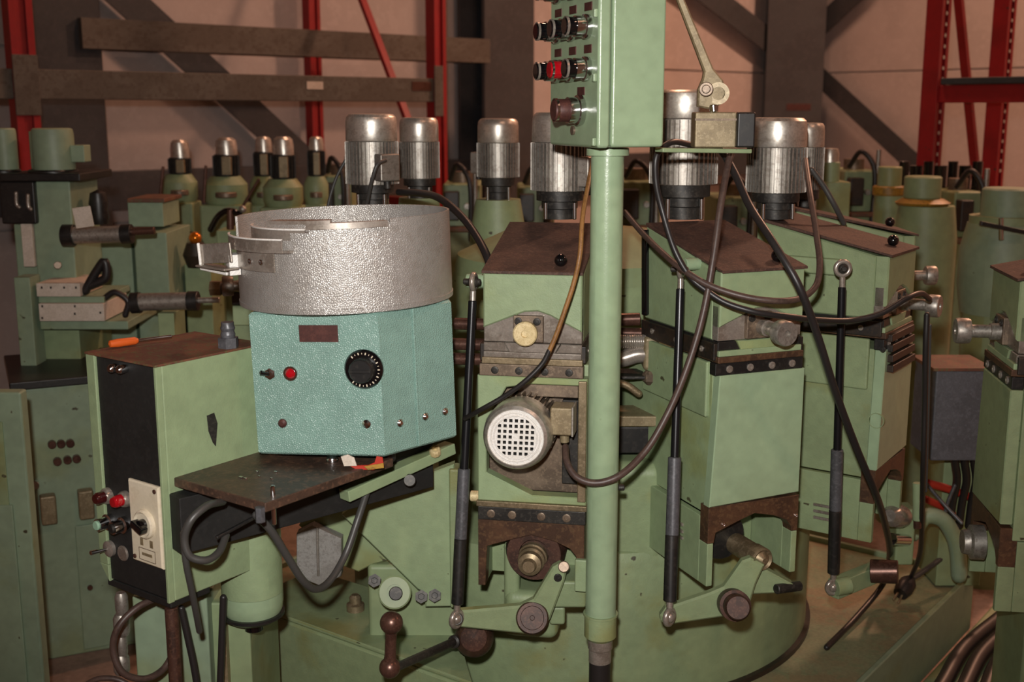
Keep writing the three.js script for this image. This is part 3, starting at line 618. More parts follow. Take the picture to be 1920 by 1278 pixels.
// hinged stay beside the control box
{
  const D = 2.2, t = thing('hinged_arm', 'tan hinged stay arm with a pivot over a metal block behind the control box', 'arm', { pos: at(1330, 285, D) });
  part(t, 'shelf_bar', [beam(at(1235, 281, 2.13), at(1402, 283, D), 0.03, 0.008)], M.green, 'thin green bar');
  part(t, 'metal_block', pbox([1303, 210, 1381, 277], D - 0.02, 0.05), M.tan, 'greyish metal block');
  part(t, 'block_groove', pbox([1303, 222, 1381, 226], D - 0.0215, 0.003, 0), M.oilySteel);
  part(t, 'black_block', pbox([1382, 210, 1417, 277], D - 0.03, 0.06, 0.004), M.black, 'black block');
  part(t, 'stay', pplate([[1262, -20], [1276, -20], [1338, 128], [1356, 150], [1362, 175], [1352, 196], [1332, 205], [1308, 200], [1309, 168], [1318, 146], [1320, 134]], D - 0.01, 0.018, 0.003), M.tan, 'tan flat arm');
  part(t, 'pivot_pin', [rod(at(1324, 167, D - 0.008), at(1324, 167, D - 0.026), 0.013), rod(at(1324, 167, D - 0.024), at(1324, 167, D - 0.03), 0.008)], M.oilySteel, 'round pivot pin');
  part(t, 'fork_cheek', ringGeo(at(1347, 175, D + 0.04), at(1347, 175, D - 0.012), 0.02, 0.012), M.tan);
  part(t, 'lock_screw', [rod(at(1338, 210, D - 0.015), at(1338, 196, D - 0.015), 0.008)], M.chrome, 'bright screw');
}

// ------------------------------------------------------------------ telescopic struts
function strut(label, T, mid, dark, Bm, w0, w1, o = {}) {
  const p = T, q = Bm, t = thing('telescopic_strut', label, 'strut', { pos: q });
  const L = (k) => p.clone().lerp(q, k);
  const d = V(0, 0, 1);
  const s = 0.03 / p.distanceTo(q);
  part(t, 'rod_eye', [new THREE.TorusGeometry(0.014, 0.0055, 10, 28).rotateY(o.top ?? 0).translate(p.x, p.y, p.z), rod(L(0.025), L(0.06), 0.006)], M.steel, 'steel ball eye');
  part(t, 'eye_ball', [ball(p, 0.0115), rod(p.clone().add(V(-Math.sin(o.top ?? 0), 0, -Math.cos(o.top ?? 0)).multiplyScalar(0.02)), p.clone().add(V(Math.sin(o.top ?? 0), 0, Math.cos(o.top ?? 0)).multiplyScalar(0.014)), 0.006)], M.darkSteel);
  part(t, 'rod_tube', rod(L(0.055), L(mid), w0 / 2, w0 / 2, 24), M.strutBlack, 'thin black tube');
  part(t, 'sleeve_tube', rod(L(mid - 0.005), L(dark), w1 / 2, w1 / 2, 24), M.sleeve, 'grey sleeve');
  part(t, 'lower_sleeve', rod(L(dark - 0.002), L(0.955), w1 / 2 * 1.03, w1 / 2 * 1.0, 24), M.black, 'black lower sleeve');
  part(t, 'lower_pin', rod(L(0.95), L(0.99), 0.0065), M.steel);
  part(t, 'lower_joint', [new THREE.TorusGeometry(0.014, 0.006, 10, 28).rotateY(o.turn ?? 0.9).translate(q.x, q.y, q.z), ball(q, 0.0115)], M.steel, 'lower ball joint');
  return t;
}
strut('black telescopic strut left of the recessed motor', at(888, 528, 2.22), 0.555, 0.76, at(856, 1160, 2.13), 0.0165, 0.024, { top: 1.35 });
strut('grey and black telescopic strut just right of the tall post', at(1277, 505, 2.26), 0.545, 0.765, at(1255, 1156, 2.13), 0.0165, 0.026, { top: 1.2 });
strut('black telescopic strut hung from the eye on the sideways unit', at(1580, 503, 2.40), 0.56, 0.75, at(1562, 1100, 2.40), 0.0165, 0.026, { turn: 0.3 });

// ------------------------------------------------------------------ bell cranks at the struts' feet
{
  const D = 2.14, t = thing('bell_crank', 'green bell crank under the spindle, joined to the black strut', 'lever', { pos: at(998, 1190, D) });
  part(t, 'lever_arm', pplate([[846, 1158], [856, 1146], [975, 1136], [1000, 1124], [1036, 1064], [1050, 1056], [1064, 1064], [1058, 1092], [1032, 1160], [1018, 1182], [1000, 1191], [975, 1188], [858, 1176], [848, 1170]], D, 0.022, 0.004), M.greenOily, 'green forked lever');
  part(t, 'pivot_boss', lathe(at(998, 1158, D + 0.03), at(998, 1158, D - 0.014), [[0, 0], [0.032, 0], [0.032, 0.85], [0.029, 1], [0.023, 1], [0.022, 0.9], [0.005, 0.9], [0.004, 0.8], [0, 0.8]], 36), M.ironBrown, 'brown pivot boss');
  part(t, 'roller', [rod(at(1057, 1062, D + 0.02), at(1057, 1062, D - 0.012), 0.011)], M.oilySteel, 'small roller');
  part(t, 'roller_screw', bolt(at(1046, 1082, D), V(0, 0, 1), 0.008, 0.004), M.darkSteel);
  part(t, 'clevis', [rod(at(857, 1160, D + 0.02), at(857, 1160, D - 0.016), 0.012)], M.darkSteel);
  part(t, 'pivot_bracket', [pbox([1035, 1090, 1100, 1140], D + 0.03, 0.12, 0.006), pbox([1030, 1138, 1060, 1172], D + 0.05, 0.1, 0.006)], M.greenOily);
}
{
  const D = 2.17, t = thing('bell_crank', 'green bell crank with a dark round weight in front of the drum', 'lever', { pos: at(1370, 1160, D) });
  part(t, 'lever_arm', pplate([[1238, 1154], [1248, 1140], [1330, 1112], [1358, 1100], [1392, 1052], [1408, 1046], [1434, 1060], [1418, 1095], [1404, 1140], [1388, 1152], [1266, 1170], [1248, 1172], [1239, 1164]], D, 0.022, 0.004), M.greenOily, 'green forked lever');
  const a = at(1372, 1130, D), b = at(1384, 1139, D - 0.10);
  part(t, 'round_weight', lathe(a, b, [[0, 0], [0.029, 0], [0.03, 0.06], [0.03, 0.6], [0.024, 0.62], [0.024, 0.95], [0.021, 1], [0, 1]], 32), M.ironBrown, 'dark stepped cylinder');
  part(t, 'fork_cheek', pplate([[1408, 1062], [1440, 1070], [1488, 1096], [1480, 1112], [1400, 1115]], D + 0.04, 0.03, 0.004), M.greenOily);
  part(t, 'hinge_bolt', [rod(at(1455, 1104, D + 0.03), at(1500, 1098, D + 0.06), 0.010)], M.darkSteel);
}
{
  const D = 2.4, t = thing('bell_crank', 'green bell crank with a round steel end under the sideways unit', 'lever', { pos: at(1610, 1110, D) });
  part(t, 'lever_arm', beam(at(1562, 1104, D), at(1640, 1072, D + 0.08), 0.03, 0.04), M.greenOily, 'short green arm');
  part(t, 'joint_head', rod(at(1566, 1101, D - 0.005), at(1592, 1096, D + 0.005), 0.019), M.greenOily);
  part(t, 'round_weight', rod(at(1632, 1070, D + 0.06), at(1684, 1072, D + 0.04), 0.026), M.copper, 'round coppery steel end');
}

// ------------------------------------------------------------------ vibratory bowl feeder
function sector(r0, r1, a0, a1, y0, y1, n = 24) {
  const s = new THREE.Shape(), P = (r, a) => [r * Math.sin(a), -r * Math.cos(a)];
  for (let i = 0; i <= n; i++) { const [x, y] = P(r1, a0 + (a1 - a0) * i / n); i ? s.lineTo(x, y) : s.moveTo(x, y); }
  for (let i = n; i >= 0; i--) s.lineTo(...P(r0, a0 + (a1 - a0) * i / n));
  const g = new THREE.ExtrudeGeometry(s, { depth: y1 - y0, bevelEnabled: false }).applyMatrix4(new THREE.Matrix4().makeRotationX(-Math.PI / 2).setPosition(0, y0, 0));
  const q = crease(g, 0.5); q.round = r1; return q;
}
{
  const p = at(667, 850, 2.1); p.y = 1.068;
  const t = thing('bowl_feeder', 'silver vibratory bowl feeder on a teal hammered base with a dial', 'bowl feeder', { pos: p, th: -10 * D2R, own: true });
  t.rotation.order = 'YXZ'; t.rotation.z = 1.7 * D2R;
  const HB = 0.25;
  const plan = [[-0.126, 0.155], [0.102, 0.155], [0.197, 0.022], [0.14, -0.15], [-0.12, -0.16]];
  part(t, 'base_housing', planY(plan, 0, HB, 0.004), M.teal, 'teal hammered sheet housing');
  const rd = V(0.095, 0, -0.133).normalize(), rn = V(0.133, 0, 0.095).normalize(), RP = (s, y, o = 0) => V(0.102, y, 0.155).add(rd.clone().multiplyScalar(s)).add(rn.clone().multiplyScalar(o));
  part(t, 'lap_seam', beam(RP(0.075, 0.003, 0.001), RP(0.075, HB - 0.003, 0.001), 0.004, 0.004, rn, 0.001), M.teal, 'bright lapped edge');
  for (const s of [0.035, 0.092, 0.138]) part(t, 'housing_screw', [lathe(RP(s, 0.053), RP(s, 0.053, 0.006), [[0, 0], [0.0072, 0], [0.0068, 0.5], [0.003, 1], [0, 1]], 16)], M.chrome, 'bright screw');
  const zf = 0.155, F3 = (px, py) => { const q = hit(t, px, py, zf); return q; };
  for (const [px, py, m, l] of [[530, 793, M.plaque, 'dull red screw'], [688, 794, M.chrome, 'bright screw']]) { const q = F3(px, py); part(t, 'housing_screw', lathe(q, V(q.x, q.y, zf + 0.006), [[0, 0], [0.008, 0], [0.0075, 0.5], [0.0035, 1], [0, 1]], 18), m, l); }
  { const a = F3(560, 609), b = F3(635, 641); part(t, 'rating_plate', box(a.x, b.x, b.y, a.y, zf, zf + 0.0015, 0.0005), M.plaque, 'dark red rating plate'); }
  { const q = F3(507, 700); const n = part(t, 'toggle_switch', [lathe(q, V(q.x, q.y, zf + 0.008), [[0, 0], [0.010, 0], [0.010, 0.5], [0.006, 0.6], [0.006, 1], [0, 1]], 6)], M.chrome, 'small toggle switch'); part(n, 'toggle_lever', rod(V(q.x, q.y, zf + 0.006), V(q.x - 0.010, q.y + 0.006, zf + 0.02), 0.003, 0.004), M.blackGloss); }
  { const q = F3(546, 699); const n = part(t, 'indicator_lamp', [ringGeo(V(q.x, q.y, zf), V(q.x, q.y, zf + 0.005), 0.0125, 0.0085)], M.chrome, 'red indicator lamp'); part(n, 'lens', lathe(V(q.x, q.y, zf), V(q.x, q.y, zf + 0.011), [[0, 0], [0.009, 0], [0.009, 0.5], [0.006, 0.85], [0, 1]], 20), M.redLens); }
  { // dial with figures round its skirt
    const q = F3(683, 691), c = (z) => V(q.x, q.y, zf + z);
    const d = part(t, 'dial', lathe(c(0), c(0.008), [[0, 0], [0.034, 0], [0.034, 0.5], [0.031, 1], [0, 1]], 40), M.blackGloss, 'black dial with white figures');
    part(d, 'dial_grip', [lathe(c(0.008), c(0.024), [[0, 0], [0.0225, 0], [0.021, 0.85], [0.019, 1], [0, 1]], 12), box(q.x - 0.018, q.x + 0.018, q.y - 0.003, q.y + 0.003, zf + 0.024, zf + 0.027, 0.001)], M.black);
    for (let k = 0; k < 21; k++) { const a = (-220 + k * 13) * D2R + 90 * D2R, b = new THREE.BoxGeometry(k % 2 ? 0.001 : 0.0018, k % 2 ? 0.0025 : 0.004, 0.0006).applyMatrix4(new THREE.Matrix4().makeRotationZ(a - Math.PI / 2).setPosition(q.x + 0.0278 * Math.cos(a), q.y + 0.0278 * Math.sin(a), zf + 0.0083)); part(d, 'scale_mark', b, M.plasticWhite); }
  }
  // bowl with a stepped rim
  const R = 0.19, y0 = HB, y1 = HB + 0.155, d = Math.PI / 180;
  const segs = [[42, 285, 0], [1, 42, 0.006], [-9, 1, 0.018], [-18, -9, 0.03], [-75, -18, 0.046]];
  part(t, 'bowl', [...segs.map(([a0, a1, dy]) => sector(R - 0.004, R, a0 * d, a1 * d, y0 + 0.004, y1 - dy, Math.max(6, Math.round((a1 - a0) / 5)))), Object.assign(lathe(V(0, y0, 0), V(0, y0 + 0.02, 0), [[0, 0], [R - 0.006, 0], [R + 0.001, 0.1], [R + 0.0015, 0.5], [R - 0.003, 0.55], [R - 0.003, 1], [0, 1]], 72), { round: R })], M.bowl, 'silver hammered bowl with a stepped rim');
  part(t, 'spiral_track', [sector(R - 0.045, R - 0.004, 42 * d, 330 * d, y1 - 0.05, y1 - 0.047, 48), sector(R - 0.045, R - 0.004, -60 * d, 42 * d, y1 - 0.06, y1 - 0.057, 24)], M.alu);
  part(t, 'bowl_cone', lathe(V(0, y0 + 0.02, 0), V(0, y0 + 0.07, 0), [[0.13, 0], [0.05, 0.8], [0, 1], [0, 0.96], [0.13, 0]], 40), M.alu);
  // outlet chute on the near side
  part(t, 'chute_floor', [sector(R - 0.03, R + 0.012, -78 * d, -8 * d, y1 - 0.05, y1 - 0.046, 20)], M.steel, 'bare steel chute');
  part(t, 'chute_wall', [sector(R + 0.010, R + 0.0125, -74 * d, -12 * d, y1 - 0.05, y1 - 0.028, 20), sector(R - 0.03, R - 0.0275, -78 * d, -5 * d, y1 - 0.046, y1 - 0.015, 20)], M.steel, 'thin bright chute edge');
  part(t, 'chute_lip', [sector(R + 0.0095, R + 0.013, -74 * d, -12 * d, y1 - 0.029, y1 - 0.0265, 20)], M.cowlPaint, 'bright upper chute edge');
  part(t, 'chute_lip', sector(R - 0.031, R - 0.027, -78 * d, -5 * d, y1 - 0.016, y1 - 0.0135, 20), M.cowlPaint, 'bright inner chute edge');
  part(t, 'rim_bar', [sector(R - 0.012, R + 0.006, 0 * d, 40 * d, y1 - 0.012, y1 - 0.002, 12), sector(R - 0.02, R + 0.008, -20 * d, 12 * d, y1 - 0.003, y1 + 0.003, 10)], M.steel, 'flat steel rim bar');
  const br = part(t, 'chute_bracket', sector(R + 0.001, R + 0.005, -52 * d, -19 * d, y1 - 0.083, y1 - 0.05, 12), M.steel, 'steel bracket with two screws');
  for (const a of [-36, -27]) part(br, 'bolt', bolt(V((R + 0.005) * Math.sin(a * d), y1 - 0.067, (R + 0.005) * Math.cos(a * d)), V(Math.sin(a * d), 0, Math.cos(a * d)), 0.005, 0.003), M.chrome);
  part(t, 'end_clip', [sector(R + 0.001, R + 0.02, -64 * d, -52 * d, y1 - 0.095, y1 - 0.06, 6)], M.cowlPaint, 'rounded clip');
  const e0 = V(-R - 0.045, y1 - 0.062, 0.085);
  part(t, 'channel_lip', [beam(e0.clone().add(V(-0.004, 0.02, 0.003)), e0.clone().add(V(-0.002, -0.026, 0.003)), 0.005, 0.006, V(0, 0, 1)), beam(e0.clone().add(V(-0.003, -0.025, 0.003)), V(-R + 0.02, y1 - 0.092, 0.13), 0.005, 0.006)], M.cowlPaint, 'bright bent edge');
  part(t, 'end_channel', [beam(e0, V(-R + 0.03, y1 - 0.055, 0.13), 0.004, 0.035, V(0, 1, 0)), beam(e0.clone().add(V(-0.002, 0.012, 0)), e0.clone().add(V(0, -0.022, 0)), 0.006, 0.008, V(1, 0, 0)), beam(e0.clone().add(V(0, -0.02, 0)), V(-R + 0.035, y1 - 0.082, 0.145), 0.03, 0.004, V(0, 1, 0))], M.steel, 'bent end channel');
  for (const [x, z] of [[0.07, 0.06], [-0.07, 0.05], [0.0, -0.1]]) part(t, 'rubber_foot', rod(V(x, -0.035, z), V(x, 0.004, z), 0.022), M.rubber, 'black rubber foot');
}

// ------------------------------------------------------------------ electric cabinet, support plate and arm at the loading station
const TC = -36 * D2R;
{
  const N = at(303, 890, 1.86);
  const t = thing('control_cabinet', 'chipped green control cabinet with a black front, red lamps and a white switch plate', 'cabinet', { pos: V(N.x, 0.834, N.z), th: TC, own: true });
  const H = 0.41, W = 0.19, DEP = 0.235;
  part(t, 'body', [box(-W, 0, 0, H, -DEP, -0.012, 0.003), box(-W, -W + 0.024, 0.03, H, -0.012, 0, 0.002), box(-0.006, 0, 0, H, -0.012, 0, 0.001), plate([[-W, 0.03], [-W + 0.024, 0], [-W + 0.024, 0.03]], -0.012, 0)], M.green, 'chipped green sheet body');
  part(t, 'top_sheet', box(-W - 0.001, 0.001, H - 0.002, H + 0.002, -DEP - 0.001, 0.001, 0.001), M.rustTop, 'rusty brown top');
  part(t, 'front_panel', box(-W + 0.024, -0.006, 0.004, H - 0.004, -0.013, -0.005, 0.001), M.blackSheet, 'black front panel');
  part(t, 'bottom_tray', box(-W + 0.01, -0.004, -0.012, 0.001, -0.09, -0.006, 0.002), M.blackSheet);
  const h = (px, py, z = -0.005) => hit(t, px, py, z);
  { const a = h(222, 688), b = h(238, 690); for (const q of [a, b]) part(t, 'latch_screw', [lathe(V(q.x, q.y, -0.005), V(q.x, q.y, 0.014), [[0, 0], [0.006, 0], [0.0075, 0.3], [0.0075, 0.8], [0.005, 1], [0, 1]], 12)], M.chrome, 'bright latch screw'); }
  const wp = h(275, 1000, 0.002);
  const pl = part(t, 'switch_plate', plate([[wp.x - 0.041, 0.06], [wp.x + 0.04, 0.06], [wp.x + 0.04, 0.205], [wp.x - 0.041, 0.205]], -0.005, 0.004, [], 0.003), M.plasticWhite, 'cream plastic switch plate');
  const zc = 0.004, sw = V(wp.x + 0.002, 0.134, zc);
  part(pl, 'switch_dish', lathe(sw, V(sw.x, sw.y, zc + 0.008), [[0, 0], [0.026, 0], [0.025, 0.7], [0.022, 1], [0.019, 0.6], [0, 0.5]], 30), M.plasticWhite);
  part(pl, 'rotary_switch', [beam(V(sw.x - 0.014, sw.y + 0.004, zc + 0.014), V(sw.x + 0.016, sw.y - 0.006, zc + 0.016), 0.012, 0.016, V(0, 0, 1), 0.003), rod(V(sw.x, sw.y, zc), V(sw.x, sw.y, zc + 0.016), 0.010)], M.blackGloss, 'black rotary switch');
  for (const x of [-0.012, 0.014]) part(pl, 'plate_mark', box(wp.x + x - 0.004, wp.x + x + 0.004, 0.093, 0.106, zc, zc + 0.0006, 0.0001), M.tan);
  part(pl, 'maker_plate', [box(wp.x - 0.02, wp.x + 0.022, 0.0665, 0.0675, zc, zc + 0.0005, 0), box(wp.x - 0.02, wp.x + 0.022, 0.0875, 0.0885, zc, zc + 0.0005, 0), box(wp.x - 0.021, wp.x - 0.02, 0.0665, 0.0885, zc, zc + 0.0005, 0), box(wp.x + 0.022, wp.x + 0.023, 0.0665, 0.0885, zc, zc + 0.0005, 0)], M.oilySteel, 'thin frame line');
  part(pl, 'maker_print', box(wp.x - 0.013, wp.x + 0.014, 0.0755, 0.0805, zc, zc + 0.0004, 0), M.tan);
  for (const [dx, y] of [[0.031, 0.196], [-0.033, 0.069]]) part(pl, 'plate_screw', bolt(V(wp.x + dx, y, zc), V(0, 0, 1), 0.004, 0.002), M.ironBrown);
  const lamp = (px, py, m, label) => { const q = h(px, py, 0.012), c = (z) => V(q.x, q.y, z); const b = part(t, 'indicator_lamp', lathe(c(-0.005), c(0.006), [[0, 0], [0.0145, 0], [0.0145, 0.6], [0.012, 1], [0, 1]], 24), M.steel, label); part(b, 'lens', lathe(c(0.005), c(0.024), [[0, 0], [0.0105, 0], [0.0105, 0.7], [0.008, 0.95], [0, 1]], 24), m); };
  lamp(188, 933, M.darkRedLens, 'dark red lamp'); lamp(221, 939, M.redLens, 'bright red lamp');
  const btn = (px, py, m, label) => { const q = h(px, py, 0.02), c = (z) => V(q.x, q.y, z); const b = part(t, 'push_button', lathe(c(-0.005), c(0.022), [[0, 0], [0.0145, 0], [0.0145, 0.3], [0.011, 0.35], [0.011, 1], [0, 1]], 24), M.chrome, label); part(b, 'button_cap', rod(c(0.021), c(0.026), 0.0085), m); };
  btn(184, 984, M.mintButton, 'pale green push button'); btn(212, 990, M.darkSteel, 'dark push button');
  { const q = h(208, 1027), c = (z) => V(q.x, q.y, z); const b = part(t, 'toggle_switch', lathe(c(-0.005), c(0.004), [[0, 0], [0.0145, 0], [0.0145, 0.7], [0.007, 1], [0, 1]], 24), M.steel, 'steel toggle switch'); part(b, 'toggle_lever', rod(c(0.002), V(q.x - 0.004, q.y + 0.002, 0.034), 0.0028, 0.0042), M.chrome); }
  { const q = h(233, 1036); part(t, 'blank_plug', rod(V(q.x, q.y, -0.005), V(q.x, q.y, 0), 0.014), M.steel, 'grey blanking disc'); }
  // chip in the paint of the flank
  const c2 = hitX(t, 400, 806, 0.0012);
  part(t, 'paint_chip', plate([[-0.012, 0.028], [0.004, 0.03], [0.010, 0.01], [0.004, -0.03], [-0.002, -0.022], [-0.010, 0.0]], 0, 0.0006, [], 0).applyMatrix4(new THREE.Matrix4().makeRotationY(Math.PI / 2).setPosition(0.0005, c2.y, c2.z)), M.darkSteel, 'dark bare patch');
  // plug standing on the top
  const tp = V(-0.02, H + 0.002, -DEP + 0.065);
  const cn = thing('pipe_connector', 'grey threaded connector standing on the green cabinet top', 'connector', { pos: tp.clone().applyMatrix4(t.matrixWorld), own: true });
  part(cn, 'hex_collar', lathe(V(0, 0, 0), V(0, 0.018, 0), [[0, 0], [0.018, 0], [0.018, 1], [0, 1]], 6), M.sleeve); part(cn, 'thread', lathe(V(0, 0.018, 0), V(0, 0.045, 0), [[0, 0], [0.012, 0], [0.013, 0.2], [0.011, 0.4], [0.013, 0.6], [0.011, 0.8], [0.011, 1], [0, 1]], 20), M.sleeve);
  const onTop = (px, py) => { const k = ray(px, py); return V(0, EYE, 0).add(k.multiplyScalar((1.2545 - EYE) / k.y)); };
  const s0 = onTop(203, 645), s1 = onTop(258, 638), s2 = onTop(322, 630);
  const sd = thing('screwdriver', 'screwdriver with an orange handle lying on the cabinet top', 'screwdriver', { pos: s0 });
  part(sd, 'handle', lathe(s0, s1, [[0, 0], [0.006, 0.05], [0.0075, 0.3], [0.007, 0.9], [0.0045, 1], [0, 1]], 14), M.orange, 'orange handle');
  part(sd, 'shaft', rod(s1, s2, 0.003), M.chrome);
}
{
  const Fc = at(497, 942, 1.75); // near corner of the plate
  const t = thing('support_plate', 'flat black oily plate with chips and a stud, under the bowl feeder', 'plate', { pos: V(Fc.x, 1.0, Fc.z), th: TC, own: true });
  part(t, 'plate_top', box(-0.237, 0, 0.034, 0.05, -0.30, 0, 0.002), M.plateTop, 'oily black plate');
  const q = V(-0.02, 0.05, -0.035);
  part(t, 'stud', [rod(V(q.x, 0.0, q.z), V(q.x, 0.066, q.z), 0.004)], M.chrome, 'bright threaded stud');
  part(t, 'nut', [lathe(V(-0.006, 0.02, 0.006), V(-0.006, 0.044, 0.006), [[0, 0], [0.008, 0], [0.008, 1], [0, 1]], 6)], M.sleeve);
  for (const [px, py, s] of [[452, 895, 0.004], [460, 897, 0.003], [517, 885, 0.003], [482, 884, 0.0025], [374, 871, 0.0035], [509, 897, 0.002], [486, 893, 0.002]]) {
    const d = at(px, py, 1.85), k = ray(px, py), o = V(0, EYE, 0), p = o.add(k.multiplyScalar((1.0505 - EYE) / k.y));
    const lp = t.worldToLocal(p); part(t, 'metal_chip', box(lp.x - s, lp.x + s, 0.05, 0.0525, lp.z - s * 0.6, lp.z + s * 0.6, 0.0005), M.chrome, 'bright metal chip');
  }
}
{
  const a = at(322, 990, 1.84), b = at(800, 912, 2.2);
  const t = thing('outrigger', 'black steel outrigger reaching from the cabinet toward the drum', 'arm', { pos: V(a.x, 0.93, a.z) });
  part(t, 'arm_bar', beam(V(a.x, 0.976, a.z - 0.02), V(b.x, 0.976, b.z - 0.02), 0.04, 0.098), M.blackSheet, 'black bar');
  part(t, 'arm_lip', beam(at(405, 1008, 1.80), at(560, 925, 1.92), 0.006, 0.006), M.black);
  part(t, 'end_screw', rod(at(768, 900, 2.14), at(768, 900, 2.12), 0.012), M.darkSteel);
}
{
  const t = thing('green_stay_bar', 'green slanted bar with a brass bolt under the bowl feeder', 'bar', { pos: at(740, 900, 2.1) });
  part(t, 'bar', beam(at(645, 928, 2.04), at(845, 838, 2.22), 0.03, 0.022), M.green);
  part(t, 'bolt', bolt(at(816, 850, 2.17), V(0, 1, 0).add(V(0, 0, 0.6)).normalize(), 0.011, 0.014), M.cream, 'brass bolt');
}
// green bracket plates of the loading station
{
  const D = 2.3, t = thing('loading_bracket', 'green slanted bracket plates between the bowl feeder and the recessed unit', 'bracket', { pos: at(760, 1140, D) });
  part(t, 'bracket_plate', pplate([[640, 965], [688, 930], [852, 870], [852, 1137], [797, 1138], [797, 1112], [783, 1105]], D, 0.03, 0.003), M.green, 'green plate with a slanted edge');
  part(t, 'rear_plate', pplate([[560, 985], [640, 950], [730, 1050], [700, 1058], [672, 1072], [640, 1060]], D + 0.06, 0.02, 0.003), M.greenDark);
  part(t, 'edge_flange', pbox([843, 880, 862, 1140], D - 0.01, 0.05, 0.004), M.greenOily);
  part(t, 'guide_post', pbox([690, 1060, 860, 1200], D + 0.05, 0.1, 0.01), M.greenDark);
  part(t, 'hinge_lug', lathe(at(740, 1110, D - 0.02), at(740, 1110, D - 0.045), [[0, 0], [0.034, 0], [0.034, 0.9], [0.031, 1], [0.016, 1], [0.016, 0.8], [0, 0.8]], 32), M.greenDark, 'round green lug');
  part(t, 'lug_pin', [rod(at(742, 1112, D - 0.035), at(742, 1112, D - 0.055), 0.014)], M.darkSteel);
  for (const [px, py] of [[790, 1118], [815, 1116], [702, 1088]]) part(t, 'bolt', lathe(at(px, py, D + 0.01), at(px, py, D - 0.03), [[0, 0], [0.014, 0], [0.014, 1], [0.007, 1], [0.006, 0.8], [0, 0.8]], 6), M.darkSteel, 'dark hexagon bolt');
}
{
  const t = thing('sheet_cover', 'grey galvanised cover hidden under the support arm', 'cover', { pos: at(600, 1080, 2.36) });
  part(t, 'cover_sheet', pplate([[556, 1000], [585, 985], [640, 1010], [640, 1080], [600, 1098], [556, 1080]], 2.325, 0.03), M.galvanised);
  part(t, 'cover_fold', pplate([[592, 988], [597, 988], [599, 1080], [594, 1080]], 2.32, 0.006), M.alu);
}
// machine bed below the loading station
{
  const a = at(500, 1142, 2.477), b = at(880, 1278, 2.135), t = thing('loading_bed', 'green boxy bed with a stained top below the loading station', 'machine bed', { pos: V((a.x + b.x) / 2, 0, (a.z + b.z) / 2), th: TC, own: true });
  part(t, 'bed_box', [planY([[-0.38, 0], [0.30, 0], [0.06, -0.235], [-0.38, -0.235]], 0.372, 0.538, 0.005), box(-0.38, 0.30, 0, 0.376, -0.04, 0, 0.006)], M.greenOily, 'green bed');
  part(t, 'bed_top', planY([[-0.38, -0.004], [0.295, -0.004], [0.058, -0.235], [-0.38, -0.235]], 0.538, 0.548, 0.003), M.greenOily, 'oil stained top');
  const kn = V(-0.13, 0.548, -0.12);
  part(t, 'brass_cap', lathe(kn, V(kn.x, 0.585, kn.z), [[0, 0], [0.02, 0], [0.02, 0.4], [0.013, 0.5], [0.013, 0.85], [0.008, 1], [0, 1]]), M.brassy, 'worn brass cap');
}
{ // pillar and pipe under the cabinet
  const t = thing('cabinet_stand', 'green upright stand under the control cabinet', 'stand', { pos: at(340, 1270, 2.02).setY(0) });
  part(t, 'stand_front', [box(at(252, 1200, 2.02).x, at(392, 1200, 2.02).x, 0, hgt(1118, 2.02), -2.2, -2.02, 0.004)], M.greenGrey);
  part(t, 'stand_side', [box(at(396, 1200, 2.05).x, at(470, 1200, 2.05).x, 0, hgt(1130, 2.05), -2.3, -2.05, 0.004)], M.greenDark);
  part(t, 'stand_edge', [box(at(414, 1200, 2.03).x, at(424, 1200, 2.03).x, 0, hgt(1140, 2.03), -2.06, -2.03, 0.001)], M.tan, 'worn bare edge');
  solo('brown_pipe', 'brown upright pipe below the near corner of the cabinet', 'pipe', rod(V(at(322, 1150, 1.88).x, 0, -1.88), V(at(322, 1150, 1.88).x, 0.82, -1.88), 0.0115), M.ironBrown);
}
{ // filter bowl
  const D = 2.06, c = at(472, 1080, D), r = 0.0565, Y = (py) => hgt(py, D), P = (y) => V(c.x, y, -D);
  const t = thing('filter_bowl', 'round green filter housing hanging below the support arm', 'filter', { pos: P(Y(1172)) });
  part(t, 'filter_head', rod(P(Y(1108)), P(Y(985)), r, r, 40), M.green, 'green upper housing');
  part(t, 'filter_cup', lathe(P(Y(1148)), P(Y(1106)), [[0, 0], [r * 0.88, 0], [r * 0.97, 0.25], [r, 0.6], [r, 1], [0, 1]], 40), M.greenClean, 'glossy light green cup');
  part(t, 'base_ring', lathe(P(Y(1158)), P(Y(1144)), [[0, 0], [r * 0.8, 0], [r * 1.03, 0.6], [r * 1.03, 1], [0, 1]], 40), M.black, 'black ring');
  part(t, 'drain_plug', rod(P(Y(1180)), P(Y(1158)), 0.018), M.blackGloss, 'black drain plug');
}
{ // conduit fitting to the left under the cabinet
  const D = 1.98, t = thing('pipe_fitting', 'chain of grey pipe fittings below the left of the cabinet', 'fitting', { pos: at(228, 1250, D) });
  for (const [y0, y1, w] of [[1110, 1150, 24], [1150, 1190, 30], [1190, 1230, 22], [1226, 1262, 30]]) part(t, 'fitting_segment', pcyl(228, y0, y1, w, D, [[0, 0], [0.8, 0], [1, 0.2], [1, 0.8], [0.7, 1], [0, 1]]), M.alu);
}
